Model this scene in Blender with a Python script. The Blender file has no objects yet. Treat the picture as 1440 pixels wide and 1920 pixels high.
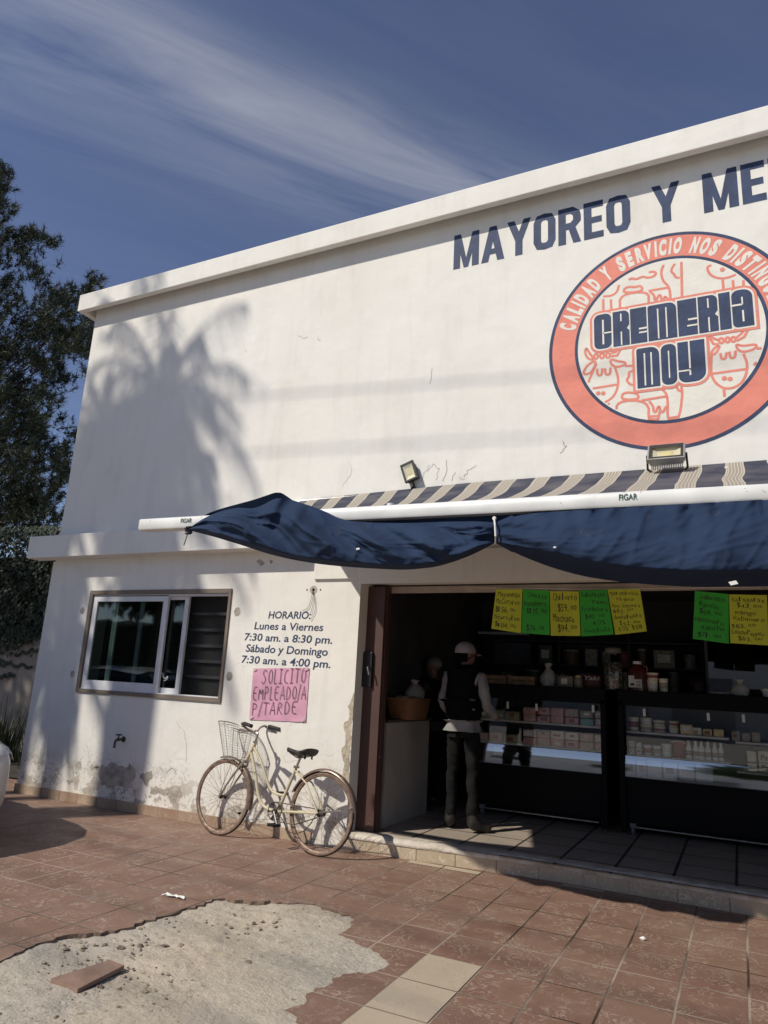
import bpy, bmesh, math, random
from mathutils import Vector, Matrix
R_ = random.Random(7)
sc = bpy.context.scene
COL = sc.collection

# ------------------------------------------------------------------ camera
RGT = Vector((0.89666196, 0.43972031, 0.05141381))
FWD = Vector((-0.43867013, 0.86679191, 0.23715038))
FWD.normalize(); RGT = (RGT - FWD * RGT.dot(FWD)).normalized(); DWN = FWD.cross(RGT)
CAMH = 1.42; EYE = Vector((0, 0, CAMH)); FPX = 1314.17
cd = bpy.data.cameras.new("camera"); cam = bpy.data.objects.new("camera", cd); COL.objects.link(cam)
up = -DWN; bk = -FWD
cam.matrix_world = Matrix(((RGT.x, up.x, bk.x, 0), (RGT.y, up.y, bk.y, 0), (RGT.z, up.z, bk.z, CAMH), (0, 0, 0, 1)))
cd.sensor_fit = 'VERTICAL'; cd.sensor_height = 36; cd.lens = 36 * FPX / 1920
cd.clip_start = .05; cd.clip_end = 2000
sc.camera = cam
def ray(u, v): return RGT * ((u - 720) / FPX) + DWN * ((v - 960) / FPX) + FWD
def at(u, v, y=5.82):                     # point of the plane y=const seen at a pixel of the survey photo
    d = ray(u, v); return EYE + d * (y / d.y)
def gnd(u, v, z=0.0):
    d = ray(u, v); return EYE + d * ((z - CAMH) / d.z)

# ------------------------------------------------------------------ light, sky, exposure
SL = Vector((.62, 1.0, -1.12)).normalized()        # direction sunlight travels
sun_el = math.asin(-SL.z)
sd = bpy.data.lights.new("sun", 'SUN'); so = bpy.data.objects.new("sun", sd); COL.objects.link(so)
sd.energy = 3.75; sd.angle = math.radians(.8); sd.color = (1, .94, .83)
so.rotation_euler = SL.to_track_quat('-Z', 'Y').to_euler(); so.location = (-20, -30, 40)
W = bpy.data.worlds.new("World"); sc.world = W; W.use_nodes = True
nt = W.node_tree; N = nt.nodes; L = nt.links; N.clear()
sky = N.new('ShaderNodeTexSky'); sky.sky_type = 'NISHITA'; sky.sun_disc = False
sky.sun_elevation = sun_el; sky.sun_rotation = math.atan2(-SL.x, -SL.y)
sky.air_density = 1.0; sky.dust_density = .6; sky.ozone_density = 2.2; sky.altitude = 1500
bg = N.new('ShaderNodeBackground'); bg.inputs[1].default_value = .096
wo = N.new('ShaderNodeOutputWorld'); L.new(bg.outputs[0], wo.inputs[0])
# thin cirrus: noise on a high flat layer (direction / height), streaked along one bearing
tc = N.new('ShaderNodeTexCoord'); sx = N.new('ShaderNodeSeparateXYZ'); L.new(tc.outputs['Generated'], sx.inputs[0])
def mth(op, a, b=None, c=None, clamp=False):
    m = N.new('ShaderNodeMath'); m.operation = op; m.use_clamp = clamp
    for i, q in enumerate((a, b, c)):
        if q is None: continue
        if isinstance(q, (int, float)): m.inputs[i].default_value = q
        else: L.new(q, m.inputs[i])
    return m.outputs[0]
zz = mth('MAXIMUM', sx.outputs[2], .03)
cx_ = mth('DIVIDE', sx.outputs[0], zz); cy_ = mth('DIVIDE', sx.outputs[1], zz)
pa = ray(150, 60); pb = ray(850, 320); pa = Vector((pa.x / pa.z, pa.y / pa.z)); pb = Vector((pb.x / pb.z, pb.y / pb.z))
ax = (pb - pa).normalized(); pp = Vector((-ax.y, ax.x))
al = mth('ADD', mth('MULTIPLY', cx_, ax.x), mth('MULTIPLY', cy_, ax.y))
ac = mth('ADD', mth('MULTIPLY', cx_, pp.x), mth('MULTIPLY', cy_, pp.y))
cb = N.new('ShaderNodeCombineXYZ'); L.new(mth('MULTIPLY', al, .8), cb.inputs[0]); L.new(mth('MULTIPLY', ac, 4.6), cb.inputs[1])
nz = N.new('ShaderNodeTexNoise'); nz.inputs['Scale'].default_value = 1.6; nz.inputs['Detail'].default_value = 8; nz.inputs['Roughness'].default_value = .6; nz.inputs['Distortion'].default_value = .6
L.new(cb.outputs[0], nz.inputs['Vector'])
wob = N.new('ShaderNodeTexNoise'); wob.inputs['Scale'].default_value = 1.1; wob.inputs['Detail'].default_value = 2
cb2 = N.new('ShaderNodeCombineXYZ'); L.new(cx_, cb2.inputs[0]); L.new(cy_, cb2.inputs[1]); L.new(cb2.outputs[0], wob.inputs['Vector'])
acw = mth('ADD', ac, mth('MULTIPLY', mth('SUBTRACT', wob.outputs[0], .5), .35))
def band(c0, w):
    d = mth('DIVIDE', mth('SUBTRACT', acw, c0), w); return mth('POWER', 2.718, mth('MULTIPLY', mth('MULTIPLY', d, d), -1))
b1 = band(pa.dot(pp), .085)
q2 = ray(20, 110); q2 = Vector((q2.x / q2.z, q2.y / q2.z)); b2 = band(q2.dot(pp), .16)
nf = N.new('ShaderNodeMapRange'); L.new(nz.outputs[0], nf.inputs[0]); nf.inputs[1].default_value = .28; nf.inputs[2].default_value = .78
cl = mth('MULTIPLY', mth('ADD', mth('MULTIPLY', b1, .35), mth('ADD', mth('MULTIPLY', b2, .34), .05)), nf.outputs[0], clamp=True)
mx = N.new('ShaderNodeMix'); mx.data_type = 'RGBA'; L.new(cl, mx.inputs[0]); L.new(sky.outputs[0], mx.inputs[6]); mx.inputs[7].default_value = (5.0, 5.2, 5.8, 1)
hs_ = N.new('ShaderNodeHueSaturation'); hs_.inputs['Saturation'].default_value = .97; hs_.inputs['Hue'].default_value = .511; L.new(mx.outputs[2], hs_.inputs['Color']); L.new(hs_.outputs[0], bg.inputs[0])
sc.view_settings.view_transform = 'Standard'; sc.view_settings.look = 'None'; sc.view_settings.gamma = 1
sc.view_settings.exposure = .08
sc.cycles.max_bounces = 8; sc.cycles.diffuse_bounces = 4; sc.cycles.glossy_bounces = 4; sc.cycles.transparent_max_bounces = 24
sc.cycles.use_denoising = True; sc.cycles.sample_clamp_indirect = 6

# ------------------------------------------------------------------ materials
MATS = {}
def mat(name, col, rough=.7, metal=0., var=.12, scale=6., bump=0., bscale=60., spec=.5, coat=0., sss=None, col2=None, alpha=None):
    if name in MATS: return MATS[name]
    m = bpy.data.materials.new(name); m.use_nodes = True; n = m.node_tree.nodes; l = m.node_tree.links
    b = n['Principled BSDF']
    b.inputs['Roughness'].default_value = rough; b.inputs['Metallic'].default_value = metal
    b.inputs['Specular IOR Level'].default_value = spec; b.inputs['Coat Weight'].default_value = coat
    b.inputs['Base Color'].default_value = (*col, 1)
    g = n.new('ShaderNodeNewGeometry')
    if var or col2:
        t = n.new('ShaderNodeTexNoise'); t.inputs['Scale'].default_value = scale; t.inputs['Detail'].default_value = 6; l.new(g.outputs['Position'], t.inputs['Vector'])
        r = n.new('ShaderNodeMapRange'); r.inputs[1].default_value = .3; r.inputs[2].default_value = .7; l.new(t.outputs[0], r.inputs[0])
        x = n.new('ShaderNodeMix'); x.data_type = 'RGBA'; l.new(r.outputs[0], x.inputs[0])
        c2 = col2 or tuple(c * (1 - 2 * var) for c in col)
        x.inputs[6].default_value = (*c2, 1); x.inputs[7].default_value = (*[min(1, c * (1 + (0 if col2 else var))) for c in col], 1)
        l.new(x.outputs[2], b.inputs['Base Color'])
    if bump:
        t = n.new('ShaderNodeTexNoise'); t.inputs['Scale'].default_value = bscale; t.inputs['Detail'].default_value = 5; l.new(g.outputs['Position'], t.inputs['Vector'])
        q = n.new('ShaderNodeBump'); q.inputs['Strength'].default_value = bump; q.inputs['Distance'].default_value = .01; l.new(t.outputs[0], q.inputs['Height']); l.new(q.outputs[0], b.inputs['Normal'])
    MATS[name] = m; return m
class NT:                                   # tiny node-tree writer
    def __init__(s, name):
        s.m = bpy.data.materials.new(name); s.m.use_nodes = True; s.n = s.m.node_tree.nodes; s.l = s.m.node_tree.links
        s.b = s.n['Principled BSDF']; s.pos = s.n.new('ShaderNodeNewGeometry').outputs['Position']; MATS[name] = s.m
    def put(s, sock, v):
        if isinstance(v, (int, float)): sock.default_value = v
        elif isinstance(v, tuple): sock.default_value = (*v, 1) if len(v) == 3 and sock.type == 'RGBA' else v
        else: s.l.new(v, sock)
    def math(s, op, a, b=0., c=0., clamp=False):
        m = s.n.new('ShaderNodeMath'); m.operation = op; m.use_clamp = clamp
        for i, v in enumerate((a, b, c)): s.put(m.inputs[i], v)
        return m.outputs[0]
    def noise(s, scale, detail=5, rough=.5, dist=0., vec=None, col=False):
        t = s.n.new('ShaderNodeTexNoise'); t.inputs['Scale'].default_value = scale; t.inputs['Detail'].default_value = detail; t.inputs['Roughness'].default_value = rough; t.inputs['Distortion'].default_value = dist
        s.l.new(vec or s.pos, t.inputs['Vector']); return t.outputs[1 if col else 0]
    def ramp(s, v, a, b, lo=0., hi=1.):
        r = s.n.new('ShaderNodeMapRange'); s.put(r.inputs[0], v); s.put(r.inputs[1], a); s.put(r.inputs[2], b); r.inputs[3].default_value = lo; r.inputs[4].default_value = hi; return r.outputs[0]
    def mix(s, f, a, b, mode='MIX'):
        x = s.n.new('ShaderNodeMix'); x.data_type = 'RGBA'; x.blend_type = mode; s.put(x.inputs[0], f); s.put(x.inputs[6], a); s.put(x.inputs[7], b); return x.outputs[2]
    def sep(s, v=None):
        q = s.n.new('ShaderNodeSeparateXYZ'); s.l.new(v or s.pos, q.inputs[0]); return q.outputs
    def comb(s, x, y, z):
        q = s.n.new('ShaderNodeCombineXYZ'); s.put(q.inputs[0], x); s.put(q.inputs[1], y); s.put(q.inputs[2], z); return q.outputs[0]
    def vadd(s, a, b, k=1.):
        q = s.n.new('ShaderNodeVectorMath'); q.operation = 'SCALE'; s.l.new(b, q.inputs[0]); q.inputs['Scale'].default_value = k
        w = s.n.new('ShaderNodeVectorMath'); w.operation = 'ADD'; s.l.new(a, w.inputs[0]); s.l.new(q.outputs[0], w.inputs[1]); return w.outputs[0]
    def voro(s, scale, feat='DISTANCE_TO_EDGE', vec=None, out=0):
        t = s.n.new('ShaderNodeTexVoronoi'); t.feature = feat; t.inputs['Scale'].default_value = scale; s.l.new(vec or s.pos, t.inputs['Vector']); return t.outputs[out]
    def bump(s, h, st=.3, d=.01, nrm=None):
        q = s.n.new('ShaderNodeBump'); s.put(q.inputs['Strength'], st); q.inputs['Distance'].default_value = d; s.put(q.inputs['Height'], h)
        if nrm is not None: s.l.new(nrm, q.inputs['Normal'])
        return q.outputs[0]
    def out(s, col=None, rough=None, nrm=None):
        if col is not None: s.put(s.b.inputs['Base Color'], col)
        if rough is not None: s.put(s.b.inputs['Roughness'], rough)
        if nrm is not None: s.l.new(nrm, s.b.inputs['Normal'])
        return s.m

def wall_material():
    s = NT('white_plaster'); x, y, z = s.sep()
    base = s.mix(s.ramp(s.noise(1.1, 6), .3, .7), (.80, .775, .715), (.745, .715, .655))
    drip = s.noise(1., 6, .6, 0, s.comb(s.math('MULTIPLY', x, 7.), y, s.math('MULTIPLY', z, .8)))
    base = s.mix(s.math('MULTIPLY', s.ramp(drip, .5, .78), .36), base, (.54, .51, .47))
    tw = s.ramp(s.noise(.55, 4, .6, 1.2), .50, .53); base = s.mix(s.math('MULTIPLY', tw, .35), base, (.79, .77, .725)); base = s.mix(s.math('MULTIPLY', s.ramp(s.noise(2.6, 7, .65), .55, .8), .35), base, (.60, .565, .51))
    warp = s.vadd(s.pos, s.noise(3.5, 4, col=True), .28)
    e = s.voro(1.35, vec=warp); zone = s.ramp(s.noise(.75, 2), .60, .68)
    ck = s.math('MULTIPLY', s.math('MULTIPLY', s.ramp(e, .0015, .005, 1, 0), zone), s.ramp(z, 1.0, 2.4, .6, 0))
    warp2 = s.vadd(s.pos, s.noise(7, 4, col=True), .12)
    e2 = s.voro(4.2, vec=warp2); zone2 = s.math('MULTIPLY', s.ramp(z, .25, 1.0, 1, 0), s.ramp(s.noise(1.6, 3), .42, .55))
    ck = s.math('MAXIMUM', ck, s.math('MULTIPLY', s.math('MULTIPLY', s.ramp(e2, .004, .014, 1, 0), zone2), .75))
    speck = s.math('MULTIPLY', s.ramp(s.noise(30, 4, .6), .565, .60), s.math('MULTIPLY', s.ramp(z, .2, .62, 1, 0), s.ramp(s.noise(2.3, 3), .43, .56)))
    ck = s.math('MAXIMUM', ck, s.math('MULTIPLY', speck, .8))
    dust = s.math('MULTIPLY', s.ramp(z, .05, .55, .55, 0), s.ramp(s.noise(2.5, 5), .3, .75))
    base = s.mix(dust, base, (.55, .47, .38))
    col = s.mix(s.math('MULTIPLY', ck, .8), base, (.20, .175, .15))
    fl = s.math('MULTIPLY', s.ramp(s.noise(5.2, 8, .68), .55, .575), s.ramp(z, .16, .52, 1, 0)); col = s.mix(fl, col, s.mix(s.ramp(s.noise(22, 4), .35, .65), (.36, .31, .255), (.48, .43, .36)))
    fe = s.math('MULTIPLY', s.math('MULTIPLY', s.ramp(s.noise(5.2, 8, .68), .528, .55), s.math('SUBTRACT', 1., s.ramp(s.noise(5.2, 8, .68), .55, .56))), s.ramp(z, .22, .58, 1, 0)); col = s.mix(s.math('MULTIPLY', fe, .75), col, (.17, .14, .115))
    ck = s.math('MAXIMUM', ck, fl)
    h = s.math('SUBTRACT', s.math('MULTIPLY', s.noise(26, 8, .6), .5), ck)
    h2 = s.noise(2.2, 3)
    return s.out(col, .86, s.bump(h, .32, .008, s.bump(h2, .35, .05)))
def tile_material(name, cols, tw, th, grout_lo, grout_hi, ox=0., oy=0., vein=.75, gw=.006, rough=.55, plane='xy'):
    s = NT(name); x, y, z = s.sep()
    if plane == 'xz': y = z
    wb = s.noise(3, 2)
    x = s.math('ADD', x, s.math('MULTIPLY', s.math('SUBTRACT', wb, .5), .008)); 
    u = s.math('DIVIDE', s.math('SUBTRACT', x, ox), tw); v = s.math('DIVIDE', s.math('SUBTRACT', y, oy), th)
    iu, iv = s.math('FLOOR', u), s.math('FLOOR', v); fu, fv = s.math('SUBTRACT', u, iu), s.math('SUBTRACT', v, iv)
    du = s.math('MULTIPLY', s.math('MINIMUM', fu, s.math('SUBTRACT', 1., fu)), tw); dv = s.math('MULTIPLY', s.math('MINIMUM', fv, s.math('SUBTRACT', 1., fv)), th)
    d = s.math('MINIMUM', du, dv)
    wn = s.n.new('ShaderNodeTexWhiteNoise'); wn.noise_dimensions = '2D'; s.l.new(s.comb(iu, iv, 0.), wn.inputs['Vector'])
    c = s.mix(s.ramp(wn.outputs[0], 0, 1), cols[0], cols[1])
    cell = s.vadd(s.pos, wn.outputs[1], 9.)
    cl = s.noise(5.5, 6, .6, .4, cell); c = s.mix(s.ramp(cl, .35, .7, 0, .55), c, cols[2])
    # chiselled veins: a thin contour of a warped noise, one seed per tile
    vn = s.noise(8.5, 3, .55, 2.2, cell); ve = s.ramp(s.math('ABSOLUTE', s.math('SUBTRACT', vn, .5)), .004, .034, 1, 0)
    ve = s.math('MULTIPLY', ve, s.ramp(s.noise(5.1, 3, .5, 0, cell), .40, .58))
    c = s.mix(s.math('MULTIPLY', ve, vein), c, cols[3])
    dust = s.ramp(s.noise(1.3, 6, .65), .4, .75, 0, .40); c = s.mix(dust, c, cols[4])
    g = s.ramp(d, gw * .45, gw, 1, 0)
    gc = s.mix(s.ramp(s.noise(.9, 3), .42, .58), grout_lo, grout_hi)
    c = s.mix(g, c, gc)
    h = s.math('ADD', s.math('MULTIPLY', g, -1.), s.math('ADD', s.math('MULTIPLY', ve, .25), s.math('MULTIPLY', s.noise(40, 5), .35)))
    tilt = s.math('MULTIPLY', wn.outputs[0], .0)
    return s.out(c, s.ramp(s.noise(4, 4), .3, .7, rough - .1, rough + .2), s.bump(h, .45, .006))
def dirt_material():
    s = NT('bare_concrete_dirt')
    c = s.mix(s.ramp(s.noise(1.7, 7, .6), .35, .68), (.48, .40, .30), (.57, .495, .39))
    c = s.mix(s.ramp(s.noise(9, 8, .7), .5, .75, 0, .6), c, (.27, .225, .17))
    v = s.voro(55, 'F1'); c = s.mix(s.math('MULTIPLY', s.ramp(v, .1, .3, 1, 0), s.ramp(s.noise(6, 3), .5, .65)), c, (.22, .18, .14))
    x, y, z = s.sep(); gr = s.math('MULTIPLY', s.ramp(x, -2.75, -3.1, 0, 1), s.ramp(s.noise(2.2, 4), .3, .6)); c = s.mix(s.math('MULTIPLY', gr, .6), c, (.44, .40, .34))
    c = s.mix(s.ramp(s.noise(.7, 4), .4, .6, 0, .45), c, (.40, .375, .33)); pt = s.ramp(s.noise(.9, 5, .6, .8), .47, .56); c = s.mix(s.math('MULTIPLY', pt, .4), c, s.mix(s.ramp(s.noise(40, 4), .35, .65), (.30, .27, .225), (.52, .48, .42)))
    c = s.mix(s.math('MULTIPLY', s.ramp(s.noise(24, 6, .7), .56, .66), s.ramp(s.noise(2.6, 3), .4, .6)), c, (.27, .215, .15)); c = s.mix(s.math('MULTIPLY', s.ramp(s.noise(17, 6, .7), .58, .7), .6), c, (.60, .55, .47))
    h = s.math('ADD', s.noise(9, 9, .72), s.math('MULTIPLY', s.noise(60, 5), .35))
    return s.out(c, .95, s.bump(h, .75, .025))
def stripe_material():
    s = NT('striped_canvas'); at_ = s.n.new('ShaderNodeAttribute'); at_.attribute_name = 'across'; x = at_.outputs['Fac']
    xw = s.math('ADD', x, s.math('MULTIPLY', s.math('SUBTRACT', s.noise(.9, 2), .5), .12))
    f = s.math('FRACT', s.math('DIVIDE', s.math('ADD', xw, 20 * .293 + .585), .293))
    f2 = s.math('FRACT', s.math('MULTIPLY', f, 13.2))
    w = s.math('LESS_THAN', f, .44)
    lines = s.math('MULTIPLY', s.math('GREATER_THAN', f2, .68), w)
    edge = s.math('MULTIPLY', w, s.math('MAXIMUM', s.math('LESS_THAN', f, .035), s.math('GREATER_THAN', f, .405)))
    c = s.mix(w, (.024, .029, .056), (.29, .26, .21)); c = s.mix(s.math('MAXIMUM', lines, edge), c, (.50, .45, .37))
    c = s.mix(s.ramp(s.noise(3, 6), .4, .8, 0, .4), c, (.30, .27, .24))
    return s.out(c, .9, s.bump(s.noise(5, 3), .4, .03))
def chip_paint(name, col, under, amount=.62, scale=18., rough=.5, metal=0.):
    s = NT(name); k = s.ramp(s.noise(scale, 6, .65), amount, amount + .03)
    c = s.mix(s.ramp(s.noise(4, 4), .3, .7), col, tuple(c * .8 for c in col)); c = s.mix(k, c, under)
    s.b.inputs['Metallic'].default_value = metal
    return s.out(c, rough, s.bump(k, -.3, .002))
def glass_material(name, tint, refl=.0, rough=.02, base=.15):
    m = bpy.data.materials.new(name); m.use_nodes = True; n = m.node_tree.nodes; l = m.node_tree.links; n.clear()
    o = n.new('ShaderNodeOutputMaterial'); t = n.new('ShaderNodeBsdfTransparent'); t.inputs[0].default_value = (*tint, 1)
    g = n.new('ShaderNodeBsdfGlossy'); g.inputs['Roughness'].default_value = rough; f0 = n.new('ShaderNodeLayerWeight'); f0.inputs[0].default_value = .5; f1 = n.new('ShaderNodeMath'); f1.operation = 'POWER'; l.new(f0.outputs['Facing'], f1.inputs[0]); f1.inputs[1].default_value = 5; f = n.new('ShaderNodeMath'); f.operation = 'MULTIPLY_ADD'; l.new(f1.outputs[0], f.inputs[0]); f.inputs[1].default_value = .9; f.inputs[2].default_value = .045
    a = n.new('ShaderNodeMath'); a.operation = 'ADD'; a.inputs[1].default_value = refl; a.use_clamp = True; l.new(f.outputs[0], a.inputs[0])
    x = n.new('ShaderNodeMixShader'); l.new(a.outputs[0], x.inputs[0]); l.new(t.outputs[0], x.inputs[1]); l.new(g.outputs[0], x.inputs[2]); l.new(x.outputs[0], o.inputs[0])
    MATS[name] = m; return m
def leaf_mat(name, c1, c2, scale=2.5, trans=.25):
    s = NT(name); c = s.mix(s.ramp(s.noise(scale, 3), .35, .65), c1, c2)
    s.b.inputs['Specular IOR Level'].default_value = .3
    tr = s.n.new('ShaderNodeBsdfTranslucent'); s.l.new(c, tr.inputs[0]); x = s.n.new('ShaderNodeMixShader'); x.inputs[0].default_value = trans
    s.l.new(s.b.outputs[0], x.inputs[1]); s.l.new(tr.outputs[0], x.inputs[2]); s.l.new(x.outputs[0], s.n['Material Output'].inputs[0])
    return s.out(c, .55)
WALL = wall_material(); NAVY = mat('navy_paint', (.030, .050, .115), .7, var=.15, scale=9, bump=.3, bscale=30)
SALMON = mat('salmon_paint', (.76, .25, .185), .75, var=.05, scale=7, bump=.4, bscale=22); CREAM = mat('cream_paint', (.78, .74, .66), .8, var=.04, bump=.3, bscale=26)
BLK = mat('black_plastic', (.012, .012, .013), .4, var=.2); STEEL = mat('worn_steel', (.45, .43, .4), .35, .9, var=.2, scale=20); RUST = mat('rusty_steel', (.16, .09, .055), .7, .4, var=.3, scale=22, bump=.3)
CEM = mat('grey_cement', (.43, .385, .325), .95, var=.18, scale=14, bump=.8, bscale=45); CEMB = mat('beige_cement', (.50, .43, .33), .95, var=.18, scale=14, bump=1., bscale=35)
WHITEM = mat('white_enamel', (.78, .78, .76), .4, var=.05)

# ------------------------------------------------------------------ mesh helpers
class MB:
    def __init__(s): s.v = []; s.f = []; s.mi = []; s.k = 0
    def add(s, vs, fs, k=None):
        o = len(s.v); s.v += [tuple(p) for p in vs]; s.f += [tuple(i + o for i in f) for f in fs]; s.mi += [s.k if k is None else k] * len(fs); return s
    def box(s, x0, x1, y0, y1, z0, z1, k=None):
        vs = [(x, y, z) for z in (z0, z1) for y in (y0, y1) for x in (x0, x1)]
        return s.add(vs, [(0, 2, 3, 1), (4, 5, 7, 6), (0, 1, 5, 4), (2, 6, 7, 3), (0, 4, 6, 2), (1, 3, 7, 5)], k)
    def obox(s, c, ex, ey, ez, k=None):      # oriented box, half-extent vectors
        c, ex, ey, ez = map(Vector, (c, ex, ey, ez))
        vs = [c + ex * i + ey * j + ez * l for l in (-1, 1) for j in (-1, 1) for i in (-1, 1)]
        return s.add(vs, [(0, 2, 3, 1), (4, 5, 7, 6), (0, 1, 5, 4), (2, 6, 7, 3), (0, 4, 6, 2), (1, 3, 7, 5)], k)
    def tube(s, pts, r, n=8, k=None, cap=True, closed=False):
        pts = [Vector(p) for p in pts]; m = len(pts); rs = r if isinstance(r, (list, tuple)) else [r] * m
        vs = []; nrm = None
        for i in range(m):
            a = pts[i - 1] if (i or closed) else pts[0]; b = pts[(i + 1) % m] if (i < m - 1 or closed) else pts[-1]
            t = (b - a).normalized() if (b - a).length > 1e-9 else Vector((0, 0, 1))
            if nrm is None: nrm = t.orthogonal().normalized()
            else:
                nrm = nrm - t * nrm.dot(t); nrm = nrm.normalized() if nrm.length > 1e-6 else t.orthogonal().normalized()
            bn = t.cross(nrm)
            for j in range(n):
                w = 2 * math.pi * j / n; vs.append(pts[i] + (nrm * math.cos(w) + bn * math.sin(w)) * rs[i])
        fs = []
        for i in range(m if closed else m - 1):
            for j in range(n):
                a = i * n + j; b = i * n + (j + 1) % n; c = ((i + 1) % m) * n + (j + 1) % n; d = ((i + 1) % m) * n + j; fs.append((a, b, c, d))
        if cap and not closed: fs += [tuple(range(n - 1, -1, -1)), tuple(range((m - 1) * n, m * n))]
        return s.add(vs, fs, k)
    def lathe(s, c, prof, n=20, k=None, axis=Vector((0, 0, 1)), sq=1.):
        c = Vector(c); axis = Vector(axis).normalized(); u = axis.orthogonal().normalized(); w = axis.cross(u)
        if abs(axis.z) > .99: u, w = Vector((1, 0, 0)), Vector((0, 1, 0))
        vs = []
        for r, h in prof:
            for j in range(n):
                a = 2 * math.pi * j / n; vs.append(c + axis * h + u * (r * math.cos(a)) + w * (r * math.sin(a) * sq))
        fs = [(i * n + j, i * n + (j + 1) % n, (i + 1) * n + (j + 1) % n, (i + 1) * n + j) for i in range(len(prof) - 1) for j in range(n)]
        fs += [tuple(range(n - 1, -1, -1)), tuple(range((len(prof) - 1) * n, len(prof) * n))]
        return s.add(vs, fs, k)
    def grid(s, P, k=None, wrap=False):
        r, c = len(P), len(P[0]); vs = [p for row in P for p in row]
        return s.add(vs, [(i * c + j, i * c + (j + 1) % c, (i + 1) * c + (j + 1) % c, (i + 1) * c + j) for i in range(r - 1) for j in range(c if wrap else c - 1)], k)
    def quad(s, a, b, c, d, k=None): return s.add([a, b, c, d], [(0, 1, 2, 3)], k)
    def poly(s, pts, k=None): return s.add(pts, [tuple(range(len(pts)))], k)
    def build(s, name, mats, parent=None, smooth=False, bevel=0., fix=False):
        me = bpy.data.meshes.new(name); me.from_pydata(s.v, [], s.f); mats = mats if isinstance(mats, (list, tuple)) else [mats]
        for m in mats: me.materials.append(m)
        me.polygons.foreach_set('material_index', s.mi)
        if bevel or fix:
            bm = bmesh.new(); bm.from_mesh(me)
            if fix: bmesh.ops.recalc_face_normals(bm, faces=bm.faces)
            if bevel: bmesh.ops.bevel(bm, geom=bm.edges[:], offset=bevel, segments=2, affect='EDGES', profile=.6, clamp_overlap=True)
            bm.to_mesh(me); bm.free()
        if smooth:
            me.polygons.foreach_set('use_smooth', [True] * len(me.polygons))
            if smooth != 'full': me.set_sharp_from_angle(angle=math.radians(42))
        me.update(); o = bpy.data.objects.new(name, me); COL.objects.link(o)
        if parent: o.parent = parent; o.matrix_parent_inverse = Matrix.Identity(4)
        return o
def tag(o, label, cat, group=None, kind=None):
    if label: o['label'] = label
    if cat: o['category'] = cat
    if group: o['group'] = group
    if kind: o['kind'] = kind
    return o
def thing(name, label, cat, group=None, loc=(0, 0, 0)):
    o = bpy.data.objects.new(name, None); COL.objects.link(o); o.location = loc; o.empty_display_size = .1
    return tag(o, label, cat, group)
def parented(o, p):                          # child given in world coordinates
    o.parent = p; o.matrix_parent_inverse = Matrix.Translation(-Vector(p.location)); return o
def part(mb, name, mats, p, **kw): return parented(mb.build(name, mats, None, **kw), p)
def sub(mb, name, mats, p, **kw):            # p itself already sits in world space through its parent
    o = mb.build(name, mats, None, **kw); o.parent = p; o.matrix_parent_inverse = Matrix.Identity(4); return o
def structure(o): o['kind'] = 'structure'; return o

# text -> 2D mesh
_tc = {}
def text2d(body, offset=0., shear=0., spacing=1.):
    key = (body, offset, shear, spacing)
    if key in _tc: return _tc[key]
    cu = bpy.data.curves.new('t', 'FONT'); cu.body = body; cu.size = 1; cu.offset = offset; cu.shear = shear; cu.space_character = spacing; cu.resolution_u = 4
    o = bpy.data.objects.new('t', cu); COL.objects.link(o); dg = bpy.context.evaluated_depsgraph_get(); me = bpy.data.meshes.new_from_object(o.evaluated_get(dg))
    vs = [(v.co.x, v.co.y) for v in me.vertices]; fs = [tuple(p.vertices) for p in me.polygons]
    bpy.data.objects.remove(o); bpy.data.curves.remove(cu); bpy.data.meshes.remove(me); _tc[key] = (vs, fs); return vs, fs
CAP = max(v[1] for v in text2d('H')[0])
def fit_text(mb, body, x0, x1, base, cap, place, offset=0., shear=0., k=None, slope=0., spacing=1.):
    vs, fs = text2d(body, offset, shear, spacing)
    if not vs: return
    a = min(v[0] for v in vs); b = max(v[0] for v in vs); sx_ = (x1 - x0) / max(b - a, 1e-6); sz = cap / CAP
    mb.add([place(x0 + (v[0] - a) * sx_, base + v[1] * sz + slope * (v[0] - a) * sx_) for v in vs], fs, k)
def ribbon2d(pts, w, closed=False):
    n = len(pts); P = [Vector(p) for p in pts]; Lf, Rt = [], []
    for i in range(n):
        a = P[i - 1] if (i or closed) else None; b = P[(i + 1) % n] if (i < n - 1 or closed) else None
        d1 = (P[i] - a).normalized() if a is not None and (P[i] - a).length > 1e-9 else None; d2 = (b - P[i]).normalized() if b is not None and (b - P[i]).length > 1e-9 else None
        d1 = d1 or d2; d2 = d2 or d1; t = d1 + d2; t = t.normalized() if t.length > 1e-3 else d1
        nn = Vector((-t.y, t.x)); c = max(.35, nn.dot(Vector((-d1.y, d1.x)))); Lf.append(P[i] + nn * (w / 2 / c)); Rt.append(P[i] - nn * (w / 2 / c))
    vs = Lf + Rt; fs = [(i, (i + 1) % n, n + (i + 1) % n, n + i) for i in range(n if closed else n - 1)]
    return vs, fs
def smooth_pts(pts, it=2, closed=False):
    P = [Vector(p) for p in pts]
    for _ in range(it):
        Q = [] if closed else [P[0]]; n = len(P)
        for i in range(n if closed else n - 1):
            a, b = P[i], P[(i + 1) % n]; Q += [a * .75 + b * .25, a * .25 + b * .75]
        if not closed: Q.append(P[-1])
        P = Q
    return P
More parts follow.
